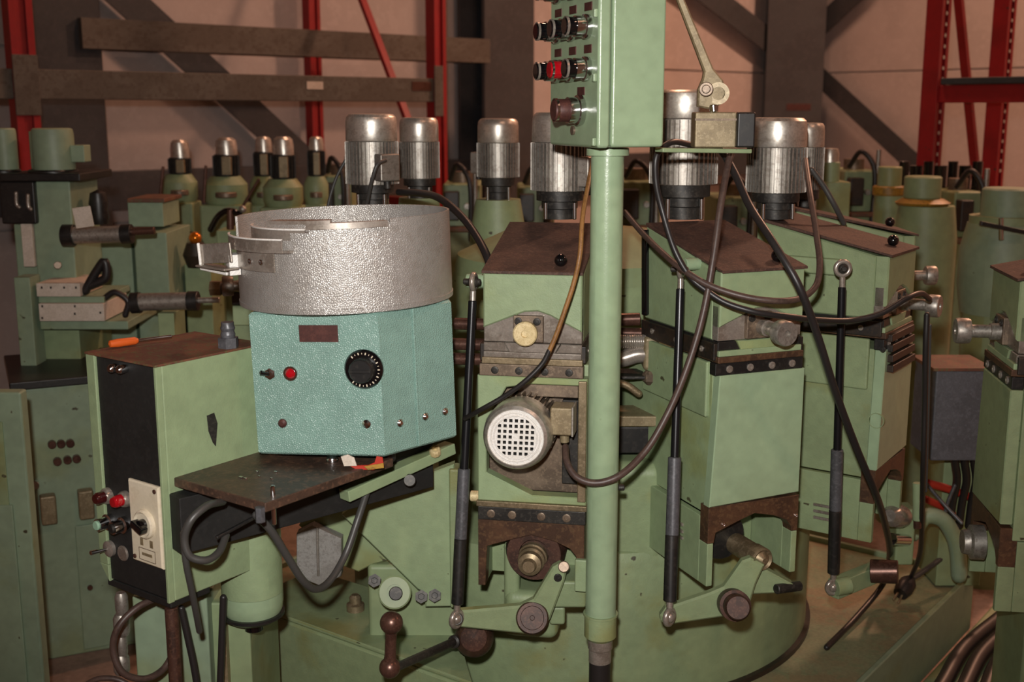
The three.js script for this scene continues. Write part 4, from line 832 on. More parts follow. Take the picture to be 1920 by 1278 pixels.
// clamping lever with two balls
{
  const D = 1.98, t = thing('clamp_lever', 'brown clamping lever with two ball knobs on a dark hub', 'lever', { pos: at(905, 1225, 2.2) });
  const a = at(734, 1167, D), b = at(731, 1251, D);
  part(t, 'ball_grip', [ball(a, 0.021, 28, 20), ball(b, 0.0195, 28, 20), lathe(b, a, [[0, 0], [0.013, 0.02], [0.0105, 0.3], [0.0105, 0.7], [0.013, 0.98], [0, 1]], 24)], M.copper, 'polished brown double ball grip');
  part(t, 'lever_shaft', lathe(at(744, 1250, D), at(866, 1196, 2.2), [[0, 0], [0.008, 0], [0.0085, 0.85], [0.013, 0.86], [0.013, 1], [0, 1]], 20), M.darkSteel, 'dark shaft');
  part(t, 'hub', lathe(at(892, 1188, 2.44), at(888, 1196, 2.16), [[0, 0], [0.04, 0], [0.04, 0.82], [0.036, 0.92], [0.026, 0.98], [0, 1.02]], 32), M.ironBrown, 'dark oily hub');
}

// ------------------------------------------------------------------ cables and hoses
function cable(name, label, pts, r, m, cat = 'cable') { return solo(name, label, cat, tube(pts.map(([x, y, D]) => at(x, y, D)), r, 10), m); }
{
  const t = thing('motor_lead', 'thin lead, tan above and black below, hanging across the cream knob', 'cable', { pos: at(890, 776, 2.12) });
  part(t, 'tan_lead', tube([[1112, 300, 2.3], [1103, 345, 2.2], [1092, 410, 2.13], [1087, 480, 2.1], [1076, 530, 2.1], [1058, 585, 2.1], [1042, 630, 2.1], [1029, 660, 2.1]].map(p => at(...p)), 0.0045, 8), M.wireTan, 'tan braided lead');
  part(t, 'black_lead', tube([[1030, 657, 2.1], [1018, 680, 2.1], [985, 714, 2.1], [945, 743, 2.11], [905, 766, 2.12], [872, 784, 2.16]].map(p => at(...p)), 0.0048, 8), M.rubber, 'black lead');
}
cable('motor_cable', 'brown black cable from the recessed motor looping past the post and up', [[1060, 838, 2.13], [1063, 866, 2.1], [1080, 893, 2.08], [1112, 905, 2.07], [1155, 895, 2.07], [1208, 848, 2.1], [1252, 775, 2.12], [1288, 690, 2.13], [1318, 590, 2.15], [1338, 480, 2.17], [1352, 380, 2.2], [1366, 305, 2.24], [1372, 285, 2.26]], 0.0068, M.rubberBrown);
cable('loop_cable', 'black cable sagging across both hoods to the far knob', [[1300, 272, 2.3], [1255, 268, 2.22], [1232, 290, 2.2], [1230, 340, 2.2], [1242, 395, 2.2], [1268, 475, 2.18], [1298, 523, 2.17], [1325, 545, 2.16], [1360, 567, 2.15], [1418, 585, 2.14], [1477, 593, 2.16], [1537, 600, 2.22], [1600, 600, 2.27], [1650, 588, 2.28], [1702, 558, 2.3], [1727, 550, 2.34], [1742, 560, 2.38]], 0.006, M.rubber);
cable('loop_cable', 'brown cable hanging in a wide loop below the hinged arm', [[1172, 398, 2.45], [1205, 437, 2.35], [1240, 472, 2.25], [1280, 505, 2.18], [1330, 535, 2.15], [1400, 557, 2.13], [1462, 564, 2.13], [1505, 557, 2.16], [1530, 535, 2.19], [1537, 500, 2.22], [1531, 440, 2.28], [1520, 370, 2.36], [1510, 300, 2.5]], 0.0062, M.rubberBrown);
cable('thick_cable', 'thick dark cable running diagonally down over the sideways unit', [[1310, 262, 2.34], [1345, 275, 2.32], [1375, 320, 2.28], [1405, 385, 2.22], [1450, 455, 2.14], [1495, 530, 2.10], [1530, 620, 2.12], [1565, 730, 2.16], [1610, 850, 2.22], [1640, 920, 2.27], [1660, 985, 2.45], [1668, 1045, 2.72], [1652, 1100, 2.94], [1602, 1160, 2.81], [1550, 1213, 2.66]], 0.0075, M.rubber);
cable('short_cable', 'short black cable behind the bright capped motor', [[1522, 318, 2.7], [1545, 350, 2.7], [1565, 385, 2.7], [1582, 418, 2.72]], 0.0065, M.rubberGrey);
cable('loop_cable', 'dark cable arching over the bowl toward the recessed unit', [[748, 360, 2.85], [785, 362, 2.75], [825, 372, 2.6], [865, 405, 2.5], [895, 445, 2.42], [915, 485, 2.36], [925, 520, 2.34]], 0.0085, M.rubber);
cable('thin_cable', 'thin grey wire curving down from the motor above the bowl', [[648, 300, 2.95], [632, 330, 2.95], [620, 365, 2.95], [612, 400, 2.95]], 0.004, M.rubberGrey);
cable('thin_cable', 'thin grey wire from the terminal box above the bowl', [[722, 300, 2.8], [708, 308, 2.78], [698, 335, 2.78], [690, 372, 2.8], [684, 400, 2.82]], 0.0045, M.rubberGrey);
cable('curled_cable', 'grey cable curled in a hook against the black outrigger', [[418, 940, 1.82], [385, 950, 1.76], [358, 975, 1.74], [346, 1010, 1.74], [356, 1042, 1.74], [385, 1050, 1.75], [410, 1035, 1.78], [424, 1003, 1.82]], 0.0062, M.rubberGrey);
cable('curled_cable', 'grey cable dropping from the hook along the cabinet flank', [[344, 1000, 1.745], [348, 1050, 1.75], [358, 1100, 1.77], [368, 1150, 1.8], [374, 1182, 1.83]], 0.0055, M.rubberGrey);
cable('sagging_cable', 'grey cable sagging in a deep loop below the outrigger', [[480, 965, 1.83], [505, 990, 1.84], [540, 1045, 1.87], [570, 1090, 1.9], [592, 1104, 1.93], [615, 1092, 1.97], [645, 1045, 2.02], [672, 970, 2.05], [690, 915, 2.08]], 0.0068, M.rubberGrey);
cable('floor_cable', 'dark cable hanging below the cabinet beside the brown pipe', [[340, 1140, 1.93], [350, 1185, 1.93], [362, 1240, 1.93], [372, 1300, 1.93]], 0.0062, M.rubber);
cable('floor_cable', 'dark cable hanging straight down beside the filter bowl', [[419, 1120, 1.98], [417, 1170, 1.98], [415, 1230, 1.98], [412, 1300, 1.98]], 0.0065, M.rubber);
cable('floor_cable', 'brown cable looping out under the cabinet', [[295, 1120, 1.93], [255, 1140, 1.9], [222, 1175, 1.88], [212, 1215, 1.88], [230, 1260, 1.88], [270, 1272, 1.9], [305, 1255, 1.93], [330, 1215, 1.96]], 0.006, M.rubberBrown);
cable('floor_cable', 'brown cable crossing the very bottom below the cabinet', [[150, 1290, 1.9], [185, 1272, 1.9], [225, 1275, 1.9], [260, 1300, 1.9]], 0.005, M.rubberBrown);
cable('hanging_cable', 'dark cable hanging straight down from the knob of the sideways unit', [[1738, 590, 2.42], [1736, 640, 2.42], [1734, 760, 2.44], [1731, 880, 2.46], [1729, 960, 2.58], [1724, 1040, 2.82], [1708, 1082, 2.97]], 0.0062, M.rubber);
cable('thin_cable', 'thin dark wire along the cable by the sideways unit', [[1744, 610, 2.43], [1742, 700, 2.45], [1739, 820, 2.47], [1736, 920, 2.5]], 0.0035, M.rubberGrey);
{
  const t = thing('power_plug', 'black mains plug with brass pins lying on the tray', 'plug', { pos: at(1690, 1120, 2.97) });
  part(t, 'plug_lead', tube([[1800, 968, 3.2], [1806, 1000, 3.17], [1795, 1022, 3.12], [1760, 1050, 3.06], [1725, 1075, 3.0], [1707, 1086, 2.97]].map(p => at(...p)), 0.0075, 8), M.rubberGrey, 'dark grey lead');
  part(t, 'plug_body', lathe(at(1709, 1083, 2.975), at(1688, 1113, 2.93), [[0, 0], [0.010, 0], [0.022, 0.3], [0.024, 0.7], [0.019, 1], [0, 1]], 20), M.rubber, 'black plug body');
  for (const [a, b] of [[[1684, 1110], [1675, 1124]], [[1692, 1114], [1684, 1130]]]) part(t, 'plug_pin', rod(at(...a, 2.93), at(...b, 2.91), 0.0032), M.brassy, 'brass pin');
}
{ // foot of the second machine, past the tray's edge
  const t = thing('machine_plinth', 'dark green foot of the second machine beyond the tray edge', 'plinth', { pos: V(0.865, 0, -2.465), th: 52 * D2R, own: true });
  part(t, 'plinth_box', box(-1.1, 1.1, 0, 0.22, -0.05, 0.8, 0.01), M.greenDark); part(t, 'plinth_edge', box(-1.1, 1.1, 0.215, 0.24, 0.15, 0.17, 0.004), M.greenGrey, 'worn green edge');
  t.updateMatrixWorld(true);
  ['black hose nearest the tray rim on the low plinth', 'middle black hose of three on the low plinth', 'outer black hose of three on the low plinth'].forEach((label, k) => solo('black_hose', label, 'hose', tube([V(-0.7, 0.242, 0.0 + k * 0.05), V(-0.35, 0.242, 0.02 + k * 0.05), V(-0.05, 0.26, -0.01 + k * 0.045), V(0.25, 0.242, 0.015 + k * 0.05), V(0.55, 0.25, -0.005 + k * 0.047), V(0.85, 0.242, 0.01 + k * 0.05)].map(p => p.applyMatrix4(t.matrixWorld)), 0.02, 10), M.rubber));
}
// things lying on or under the right side
solo('green_pipe_bend', 'green bent pipe arching on the tray behind the plug', 'pipe', tube([[1712, 1000, 2.92], [1735, 968, 2.92], [1765, 972, 2.92], [1788, 1005, 2.92], [1796, 1040, 2.92], [1798, 1078, 2.92]].map(p => at(...p)), 0.021, 16), M.greenGrey);
cable('red_hose', 'upper red hose behind the hanging cable', [[1740, 905, 3.0], [1790, 920, 3.02], [1840, 940, 3.05], [1880, 952, 3.08]], 0.011, M.redHose, 'hose');
cable('red_hose', 'lower red hose behind the hanging cable', [[1735, 935, 3.05], [1790, 960, 3.07], [1840, 985, 3.1], [1880, 1000, 3.12]], 0.010, M.redHose, 'hose');
cable('metal_stay', 'thin grey metal stay crossing the red hoses', [[1738, 908, 2.95], [1770, 945, 2.93], [1803, 980, 2.9]], 0.005, M.sleeve, 'rod');
cable('metal_stay', 'short grey rod standing between the red hoses', [[1790, 910, 2.98], [1776, 945, 2.98], [1768, 985, 2.98]], 0.005, M.sleeve, 'rod');
{
  const t = thing('junction_box', 'slate grey junction box with a rusty top behind the hanging cable', 'box', { pos: at(1808, 865, 2.95) });
  part(t, 'box_body', pbox([1750, 695, 1866, 864], 2.92, 0.16, 0.005), M.slate, 'slate grey box');
  part(t, 'box_lid', pbox([1750, 690, 1866, 696], 2.915, 0.17, 0.001), M.rustTop, 'rusty top');
  for (const px of [1790, 1808, 1826, 1846]) part(t, 'outlet_cable', tube([at(px, 862, 2.98), at(px + 4, 900, 3.0), at(px - 4, 940, 3.02), at(px - 10, 985, 3.03)], 0.011, 8), M.rubber, 'black outlet cable');
  part(t, 'box_pedestal', box(at(1765, 980, 3.05).x, at(1850, 980, 3.05).x, 0.36, hgt(860, 3.05), -3.2, -3.06, 0.004), M.greenDark);
}
{ // spindle ends and stops seen past the sideways unit
  const t = thing('slide_stop', 'steel stop screws on a green lug below the sideways unit', 'stop', { pos: at(1680, 1020, 2.62) });
  part(t, 'stop_disc', lathe(at(1690, 968, 2.66), at(1668, 966, 2.6), [[0, 0], [0.026, 0], [0.028, 0.2], [0.026, 0.8], [0.014, 1], [0, 1]]), M.steel, 'ridged steel disc');
  part(t, 'stop_pin', rod(at(1700, 1012, 2.66), at(1672, 1010, 2.6), 0.014), M.chrome, 'bright pin');
  part(t, 'stop_lug', pbox([1680, 955, 1716, 1060], 2.66, 0.06, 0.006), M.greenOily);
  part(t, 'valve_stem', [rod(at(1720, 975, 2.62), at(1720, 905, 2.62), 0.011)], M.green); part(t, 'valve_tip', rod(at(1720, 990, 2.62), at(1720, 972, 2.62), 0.009), M.copper, 'coppery tip');
}
{ // pipes between the post and the second unit
  const t = thing('hose_bundle', 'ribbed steel hose and copper pipes ending at a grey block behind the post', 'hoses', { pos: at(1190, 760, 2.5) });
  part(t, 'copper_pipe', rod(at(1100, 600, 2.5), at(1200, 598, 2.5), 0.014), M.copper, 'copper pipe'); part(t, 'copper_pipe', rod(at(1100, 622, 2.5), at(1215, 625, 2.5), 0.012), M.copper, 'copper pipe');
  const g = []; for (let k = 0; k < 22; k++) { const p = at(1130 + k * 4.2, 640, 2.47); g.push(new THREE.TorusGeometry(0.0125, 0.0035, 8, 18).rotateY(Math.PI / 2).translate(p.x, p.y, p.z)); }
  part(t, 'ribbed_hose', [rod(at(1128, 640, 2.47), at(1222, 640, 2.47), 0.012), ...g], M.steel, 'ribbed steel hose');
  part(t, 'lower_pipe', tube([[1120, 672, 2.47], [1165, 672, 2.47], [1195, 664, 2.47], [1225, 664, 2.47]].map(p => at(...p)), 0.019, 14), M.steel, 'bare steel pipe');
  part(t, 'end_block', pbox([1207, 632, 1236, 695], 2.45, 0.06, 0.008), M.tan, 'rounded grey block');
  part(t, 'valve_body', [lathe(at(1222, 720, 2.45), at(1222, 694, 2.45), [[0, 0], [0.012, 0], [0.02, 0.3], [0.02, 0.8], [0.014, 1], [0, 1]], 8)], M.oilySteel);
  part(t, 'bracket_shelf', pbox([1150, 705, 1232, 712], 2.44, 0.08), M.darkSteel);
  part(t, 'brass_elbow', tube([[1150, 715, 2.42], [1175, 722, 2.42], [1198, 738, 2.42]].map(p => at(...p)), 0.008), M.brassy, 'brass elbow');
  part(t, 'carrier_beam', pbox([1140, 780, 1232, 800], 2.43, 0.1), M.tan); part(t, 'dark_carrier', pbox([1140, 800, 1232, 850], 2.46, 0.1), M.black, 'dark carrier block');
  part(t, 'upright_rod', rod(at(1210, 590, 2.47), at(1210, 430, 2.47), 0.008), M.blackGloss, 'black upright rod');
}
{ // green casting wall low between the post and the second unit
  const t = thing('drum_casting', 'green cast housing with a bright rounded edge beside the post foot', 'casting', { pos: at(1190, 1080, 2.34).setY(0.72) });
  const p = at(1190, 960, 2.42), q = at(1250, 960, 2.42);
  part(t, 'casting_wall', box(at(1130, 960, 2.42).x, q.x, 0.40, hgt(870, 2.42), -2.52, -2.42, 0.03), M.greenOily);
}
// odds and ends under the bowl
{
  const t = thing('torn_label', 'torn red and white paper label on the black plate under the bowl feeder', 'label', { pos: at(690, 878, 1.97) });
  part(t, 'paper_strip', pplate([[639, 856], [652, 852], [664, 858], [669, 873], [645, 874]], 1.925, 0.003, 0.0005), M.paper);
  part(t, 'red_strip', pplate([[655, 873], [690, 872], [702, 867], [706, 855], [717, 857], [720, 873], [700, 881], [668, 880]], 1.93, 0.003, 0.0005), M.redHose, 'red printed strip');
  part(t, 'yellow_strip', pplate([[682, 874], [719, 868], [720, 877], [690, 881]], 1.926, 0.002, 0.0005), M.yellowBand, 'yellow printed strip');
}
solo('steel_ball', 'small bright steel ball under the bowl feeder', 'ball', ball(at(623, 862, 1.97), 0.011), M.chrome);

// ------------------------------------------------------------------ machines standing behind, left
function box2floor([x0, y0, x1], D, depth, r = 0.004) { const y = hgt(y0, D); return box(at(x0, y0, D).x, at(x1, y0, D).x, 0, y, -D - depth, -D, r); }
{
  const D = 3.7, t = thing('milling_machine', 'green milling machine with white slide plates behind the cabinet', 'machine', { pos: at(110, 600, D).setY(0) });
  part(t, 'column', pbox([66, 340, 140, 600], D, 0.25, 0.006), M.greenGrey, 'pale green column');
  part(t, 'column_wing', pbox([28, 410, 130, 520], D + 0.03, 0.2, 0.006), M.greenGrey);
  part(t, 'white_guard', pbox([41, 412, 62, 500], D - 0.01, 0.03, 0.002), M.paper, 'white guard plate');
  part(t, 'head_box', pbox([0, 340, 66, 420], D - 0.02, 0.2, 0.006), M.black, 'dark head box');
  part(t, 'head_box_top', pbox([0, 325, 150, 340], D - 0.03, 0.3, 0.004), M.black);
  for (const [x, y] of [[30, 362], [52, 366]]) part(t, 'hanging_hook', tube([at(x, y, D - 0.04), at(x + 2, y + 22, D - 0.04), at(x + 6, y + 26, D - 0.04)], 0.006), M.steel);
  const sa = part(t, 'cross_slide', pbox([72, 556, 195, 568], D - 0.12, 0.25, 0.003), M.greenGrey);
  const u = part(t, 'slide_plate', pbox([68, 531, 150, 556], D - 0.13, 0.2, 0.002), M.paper, 'white drilled plate');
  for (const x of [78, 95, 120, 142]) part(u, 'screw_hole', pbox([x - 1.5, 537, x + 1.5, 541], D - 0.132, 0.003, 0), M.black);
  const l = part(t, 'slide_plate', pbox([73, 569, 195, 602], D - 0.14, 0.22, 0.002), M.paper, 'wide white drilled plate');
  for (const [x, y] of [[79, 574], [79, 596], [140, 574], [140, 588], [188, 586]]) part(l, 'screw_hole', pbox([x - 1.5, y - 2, x + 1.5, y + 2], D - 0.142, 0.003, 0), M.black);
  part(t, 'knee', pbox([75, 602, 240, 618], D - 0.12, 0.3, 0.004), M.greenGrey);
  part(t, 'stand_leg', box2floor([60, 618, 148], D - 0.05, 0.3), M.greenDark);
  part(t, 'side_leg', pbox([32, 520, 62, 690], D - 0.15, 0.08), M.greenGrey);
  part(t, 'feed_cylinder', rod(at(118, 441, D - 0.08), at(140, 441, D - 0.08), 0.034), M.black); part(t, 'cylinder_tube', rod(at(138, 441, D - 0.08), at(232, 439, D - 0.08), 0.026), M.alu, 'steel cylinder tube');
  part(t, 'cylinder_end', rod(at(228, 439, D - 0.08), at(248, 438, D - 0.08), 0.03), M.black); part(t, 'piston_rod', rod(at(246, 434, D - 0.08), at(290, 432, D - 0.08), 0.012), M.copper);
  part(t, 'hose_knot', [tube([[160, 545, D - 0.1], [180, 510, D - 0.1], [196, 490, D - 0.1], [198, 520, D - 0.1], [170, 535, D - 0.1]].map(p => at(...p)), 0.014), tube([[195, 560, D - 0.1], [215, 548, D - 0.1], [240, 565, D - 0.1], [235, 590, D - 0.1]].map(p => at(...p)), 0.01)], M.rubber, 'tangle of black hoses');
  part(t, 'column_screw', rod(at(108, 497, D), at(108, 497, D - 0.03), 0.012), M.oilySteel);
}
{
  const D = 3.5, t = thing('feed_cylinder', 'coppery horizontal feed cylinder with a bright rod behind the cabinet', 'cylinder', { pos: at(310, 590, D) });
  part(t, 'end_cap', rod(at(246, 568, D), at(264, 567, D), 0.032), M.black); part(t, 'tube', rod(at(262, 566, D), at(354, 564, D), 0.027), M.alu, 'polished tube'); part(t, 'end_cap', rod(at(352, 564, D), at(372, 564, D), 0.03), M.black);
  part(t, 'piston_rod', rod(at(370, 563, D), at(412, 562, D), 0.009), M.alu, 'bright rod'); part(t, 'mount', box(at(300, 600, D).x, at(330, 600, D).x, 0, hgt(585, D), -D - 0.1, -D + 0.02), M.greenDark);
}
for (const [px, w, D, label, bx] of [[8, 46, 3.75, 'olive motor cut by the left edge of the frame', 0], [100, 76, 3.75, 'olive motor with a square box on top of the milling machine', 1]]) {
  const t = thing('machine_motor', label, 'motor', { pos: at(px, 328, D) });
  part(t, 'motor_body', pcyl(px, 240, 318, w, D, [[0, 0], [1, 0], [1, 0.86], [0.96, 0.97], [0.85, 1], [0, 1]]), M.greenGrey, 'smooth olive body');
  part(t, 'motor_base', pcyl(px, 317, 326, w + 14, D), M.black);
  if (bx) { part(t, 'terminal_box', pbox([132, 272, 158, 304], D - 0.02, 0.06), M.greenGrey); part(t, 'cooling_rib', pcyl(70, 246, 316, 26, D + 0.02), M.greenGrey); }
}
solo('hanging_tag', 'pale paper tag hanging beside the milling machine column', 'tag', beam(at(152, 388, 3.5), at(160, 426, 3.5), 0.055, 0.002, V(0, 0, 1)), M.paper);
{
  const D = 4.0, t = thing('machine_guard', 'pair of green guard cabinets behind the feed cylinder', 'guard', { pos: at(250, 600, D).setY(0) });
  part(t, 'guard_panel', box2floor([188, 455, 246], D, 0.3), M.greenGrey); part(t, 'guard_panel', box2floor([250, 436, 312], D - 0.03, 0.3), M.greenGrey);
  part(t, 'top_block', pbox([240, 378, 306, 425], D + 0.05, 0.2), M.greenGrey); part(t, 'top_block_cover', pbox([238, 372, 308, 380], D + 0.04, 0.22), M.rustTop, 'brown cover');
  part(t, 'round_housing', pcyl(185, 355, 420, 36, D - 0.2, [[0, 0], [0.8, 0], [1, 0.2], [0.9, 0.4], [1, 0.6], [0.8, 0.9], [0, 1]]), M.black, 'dark ribbed housing');
}
// row of small machines further back
const back = [[337, 262, 296, 326, 38, 5.2, 66], [424, 258, 290, 330, 44, 5.0, 80], [494, 256, 285, 330, 34, 5.3, 50], [531, 256, 290, 335, 42, 4.9, 74], [593, 256, 282, 330, 30, 5.2, 46]];
const backL = ['first from the milling machine', 'second from the milling machine', 'slim one in mid row', 'broad one right of the slim one', 'thin one nearest the bowl motor'];
back.forEach(([px, y0, y1, y2, w, D, bw], i) => {
  const t = thing('small_machine', 'small dim green machine with silver motor cap, ' + backL[i], 'machine', { pos: at(px, 420, D).setY(0), group: 'row of small machines behind the bowl' });
  part(t, 'motor_cap', pcyl(px, y0, y1, w * 0.92, D, [[0, 0], [1, 0], [1, 0.5], [0.9, 0.85], [0.6, 1], [0, 1]]), M.cowl, 'silver motor cap');
  part(t, 'motor_body', pcyl(px, y1 - 1, y2, w, D), M.darkSteel, 'dark ribbed motor body');
  { const g = []; for (let k = 0; k < 20; k++) { const a = k / 20 * Math.PI * 2, c = at(px, (y1 + y2) / 2, D), r = w / 2 * mpp(D); g.push(new THREE.BoxGeometry(r * 0.16, (y2 - y1) * mpp(D) * 0.9, r * 0.08).translate(r * 1.04, 0, 0).applyMatrix4(new THREE.Matrix4().makeRotationY(a).setPosition(c.x, c.y, c.z))); } part(t, 'cooling_ribs', g, M.darkSteel); }
  part(t, 'motor_box', pbox([px - w * 0.2, y1 + 4, px + w * 0.2, y2 - 2], D - w * 0.5 * mpp(D) - 0.01, 0.06), M.tan, 'dull terminal box');
  part(t, 'head', pcyl(px, y2, y2 + 60, bw, D, [[0, 0], [0.8, 0], [1, 0.3], [1, 0.75], [0.7, 1], [0, 1]]), M.greenDark, 'round green head');
  const b = at(px, y2 + 60, D), r = bw * 0.5 * mpp(D);
  part(t, 'pillar', box(b.x - r, b.x + r, 0, b.y + 0.02, -D - r, -D + r, 0.01), M.greenDark);
  part(t, 'spindle_ring', pcyl(px, y2 + 30, y2 + 40, bw * 0.5, D - bw * 0.5 * mpp(D)), M.oilySteel);
});
for (const [a, b, label] of [[[300, 372], [306, 312], 'dull brown lever by the first small machine'], [[382, 380], [386, 310], 'dull brown lever between the first two small machines'], [[452, 392], [486, 335], 'dull brown slanted lever in front of the slim small machine']]) solo('machine_lever', label, 'lever', rod(at(...a, 4.8), at(...b, 4.8), 0.006), M.copper);
{ // crank with black balls
  const D = 4.3, t = thing('hand_crank', 'dark hand crank with black balls behind the bowl rim', 'crank', { pos: at(440, 440, D) });
  part(t, 'crank_arm', [tube([[395, 430, D], [410, 405, D], [428, 395, D], [448, 402, D], [456, 416, D]].map(p => at(...p)), 0.012)], M.blackGloss); part(t, 'crank_ball', ball(at(456, 416, D), 0.02), M.blackGloss); part(t, 'crank_hub', rod(at(432, 430, D), at(432, 392, D), 0.014), M.copper); part(t, 'crank_cap', ball(at(455, 392, D), 0.014), M.alu);
  part(t, 'crank_stand', box2floor([405, 432, 470], D + 0.05, 0.2), M.greenDark);
}
{
  const D = 4.1, t = thing('work_lamp', 'small round amber glass reflector glinting behind the cabinet', 'reflector', { pos: at(366, 470, D) });
  part(t, 'reflector', ball(at(366, 446, D), 0.022), mat({ color: 0xd87a20, roughness: 0.15, metalness: 0.7 }), 'amber round glass'); part(t, 'lamp_body', lathe(at(368, 500, D), at(366, 455, D), [[0, 0], [0.03, 0], [0.045, 0.5], [0.03, 1], [0, 1]]), M.blackOil); part(t, 'lamp_stand', box2floor([345, 495, 395], D + 0.03, 0.2), M.greenDark);
}
{
  const D = 3.2, t = thing('fixture_block', 'green fixture block with brass nut left of the bowl', 'fixture', { pos: at(430, 600, D) });
  part(t, 'block', pbox([435, 530, 470, 548], D, 0.1), M.green); part(t, 'dark_clamp', pbox([434, 549, 472, 572], D - 0.01, 0.1), M.black); part(t, 'block', pbox([436, 573, 472, 610], D, 0.1), M.green);
  part(t, 'nut', lathe(at(395, 540, D), at(415, 540, D), [[0, 0], [0.022, 0], [0.022, 1], [0, 1]], 6), M.brassy, 'brass nut'); part(t, 'nut_collar', rod(at(414, 540, D), at(436, 540, D), 0.016), M.sleeve); part(t, 'fixture_foot', box2floor([425, 606, 480], D + 0.02, 0.12), M.greenDark);
}
// green cabinets on the floor, far left
{
  const D = 3.32, t = thing('floor_cabinet', 'dim green floor cabinet with copper buttons and a door panel', 'cabinet', { pos: at(50, 1200, D).setY(0), th: 25 * D2R, own: true });
  const o = t.position, L = (px, py) => hit(t, px, py, 0);
  const a = L(46, 900), b = L(345, 900), yt = L(200, 715).y, dB = L(140, 985), dC = L(300, 1190);
  part(t, 'body', box(a.x, b.x, 0, yt, -0.4, 0, 0.006), M.greenGrey);
  part(t, 'worktop', box(a.x - 0.02, b.x + 0.02, yt, yt + 0.025, -0.42, 0.015, 0.004), M.black, 'dark worktop');
  const dr = part(t, 'door', box(dB.x, dC.x, dC.y, dB.y, 0, 0.008, 0.003), M.greenGrey, 'raised door panel'); part(dr, 'door_lock', rod(V(dB.x + 0.03, (dB.y + dC.y) / 2, 0.008), V(dB.x + 0.03, (dB.y + dC.y) / 2, 0.018), 0.008), M.copper);
  for (const [px, py] of [[97, 831], [114, 830], [131, 829], [107, 863], [126, 860], [143, 858]]) { const q = L(px, py); part(t, 'push_button', rod(V(q.x, q.y, 0), V(q.x, q.y, 0.02), 0.012), M.copper, 'copper coloured button'); }
  for (const [px, py] of [[90, 950], [160, 940]]) { const q = L(px, py); part(t, 'socket_box', box(q.x - 0.022, q.x + 0.022, q.y - 0.045, q.y + 0.045, 0, 0.04, 0.006), M.tan, 'dirty socket box'); }
  { const q = L(63, 905); part(t, 'cabinet_lock', rod(V(q.x, q.y, 0), V(q.x, q.y, 0.03), 0.014), M.chrome, 'bright lock'); }
}
{
  const D = 2.72, t = thing('floor_cabinet', 'dark green cabinet cut by the left edge of the frame', 'cabinet', { pos: at(20, 1200, D).setY(0) });
  part(t, 'body', box(at(-60, 1000, D).x, at(60, 1000, D).x, 0, hgt(735, D), -D - 0.04, -D, 0.006), M.greenGrey); part(t, 'door', box(at(-60, 1000, D).x, at(30, 1000, D).x, 0.05, hgt(945, D), -D, -D + 0.008, 0.003), M.greenGrey, 'door panel'); part(t, 'vent_grille', box(at(-40, 850, D).x, at(10, 850, D).x, hgt(950, D), hgt(790, D), -D, -D + 0.004, 0.001), M.greenDark);
}
// ------------------------------------------------------------------ machines standing behind, right
{
  const D = 4.6, t = thing('round_machine', 'dim green round machine with yellow bands behind the sideways unit', 'machine', { pos: at(1730, 560, D).setY(0) });
  part(t, 'turret', pcyl(1730, 330, 372, 68, D), M.greenDark); part(t, 'yellow_band', pcyl(1730, 372, 384, 100, D, [[0, 0], [0.9, 0], [1, 0.4], [0.75, 1], [0, 1]]), M.yellowBand, 'ochre band');
  const c = at(1730, 500, D); part(t, 'body', lathe(V(c.x, 0, -D), V(c.x, hgt(385, D), -D), [[0, 0], [0.12, 0], [0.12, 0.9], [0.105, 1], [0, 1]], 32), M.greenDark);
}
{
  const D = 4.9, t = thing('round_machine', 'dim green machine with an orange collar behind the black ball knobs', 'machine', { pos: at(1668, 500, D).setY(0) });
  part(t, 'head', pcyl(1668, 312, 350, 44, D), M.greenDark); part(t, 'orange_collar', pcyl(1666, 348, 366, 58, D), M.yellowBand, 'ochre collar');
  const c = at(1660, 480, D); part(t, 'body', lathe(V(c.x, 0, -D), V(c.x, hgt(366, D), -D), [[0, 0], [0.11, 0], [0.11, 0.8], [0.06, 0.85], [0.06, 1], [0, 1]], 28), M.greenDark);
}
{
  const D = 4.0, t = thing('large_round_machine', 'large green round machine at the right edge behind the sideways unit', 'machine', { pos: at(1880, 560, D).setY(0) });
  const c = at(1880, 500, D), Y = (p) => hgt(p, D), P = (y) => V(c.x, y, -D);
  part(t, 'head', lathe(P(Y(405)), P(Y(352)), [[0, 0], [0.085, 0], [0.085, 0.94], [0.078, 1], [0, 1]], 40), M.greenGrey, 'smooth green drum head'); part(t, 'collar', lathe(P(Y(418)), P(Y(404)), [[0, 0], [0.12, 0], [0.12, 1], [0, 1]], 40), M.greenDark);
  part(t, 'belly', lathe(P(Y(585)), P(Y(418)), [[0, 0], [0.13, 0], [0.145, 0.3], [0.145, 0.7], [0.125, 1], [0, 1]], 40), M.greenGrey, 'bulging green body'); part(t, 'pedestal', lathe(P(0), P(Y(584)), [[0, 0], [0.12, 0], [0.12, 1], [0, 1]], 32), M.greenDark);
  part(t, 'clamp_rod', rod(at(1877, 450, D - 0.16), at(1877, 408, D - 0.16), 0.008), M.chrome, 'bright rod'); part(t, 'black_lever', beam(at(1838, 418, D - 0.16), at(1925, 436, D - 0.16), 0.02, 0.014), M.black, 'black lever');
}
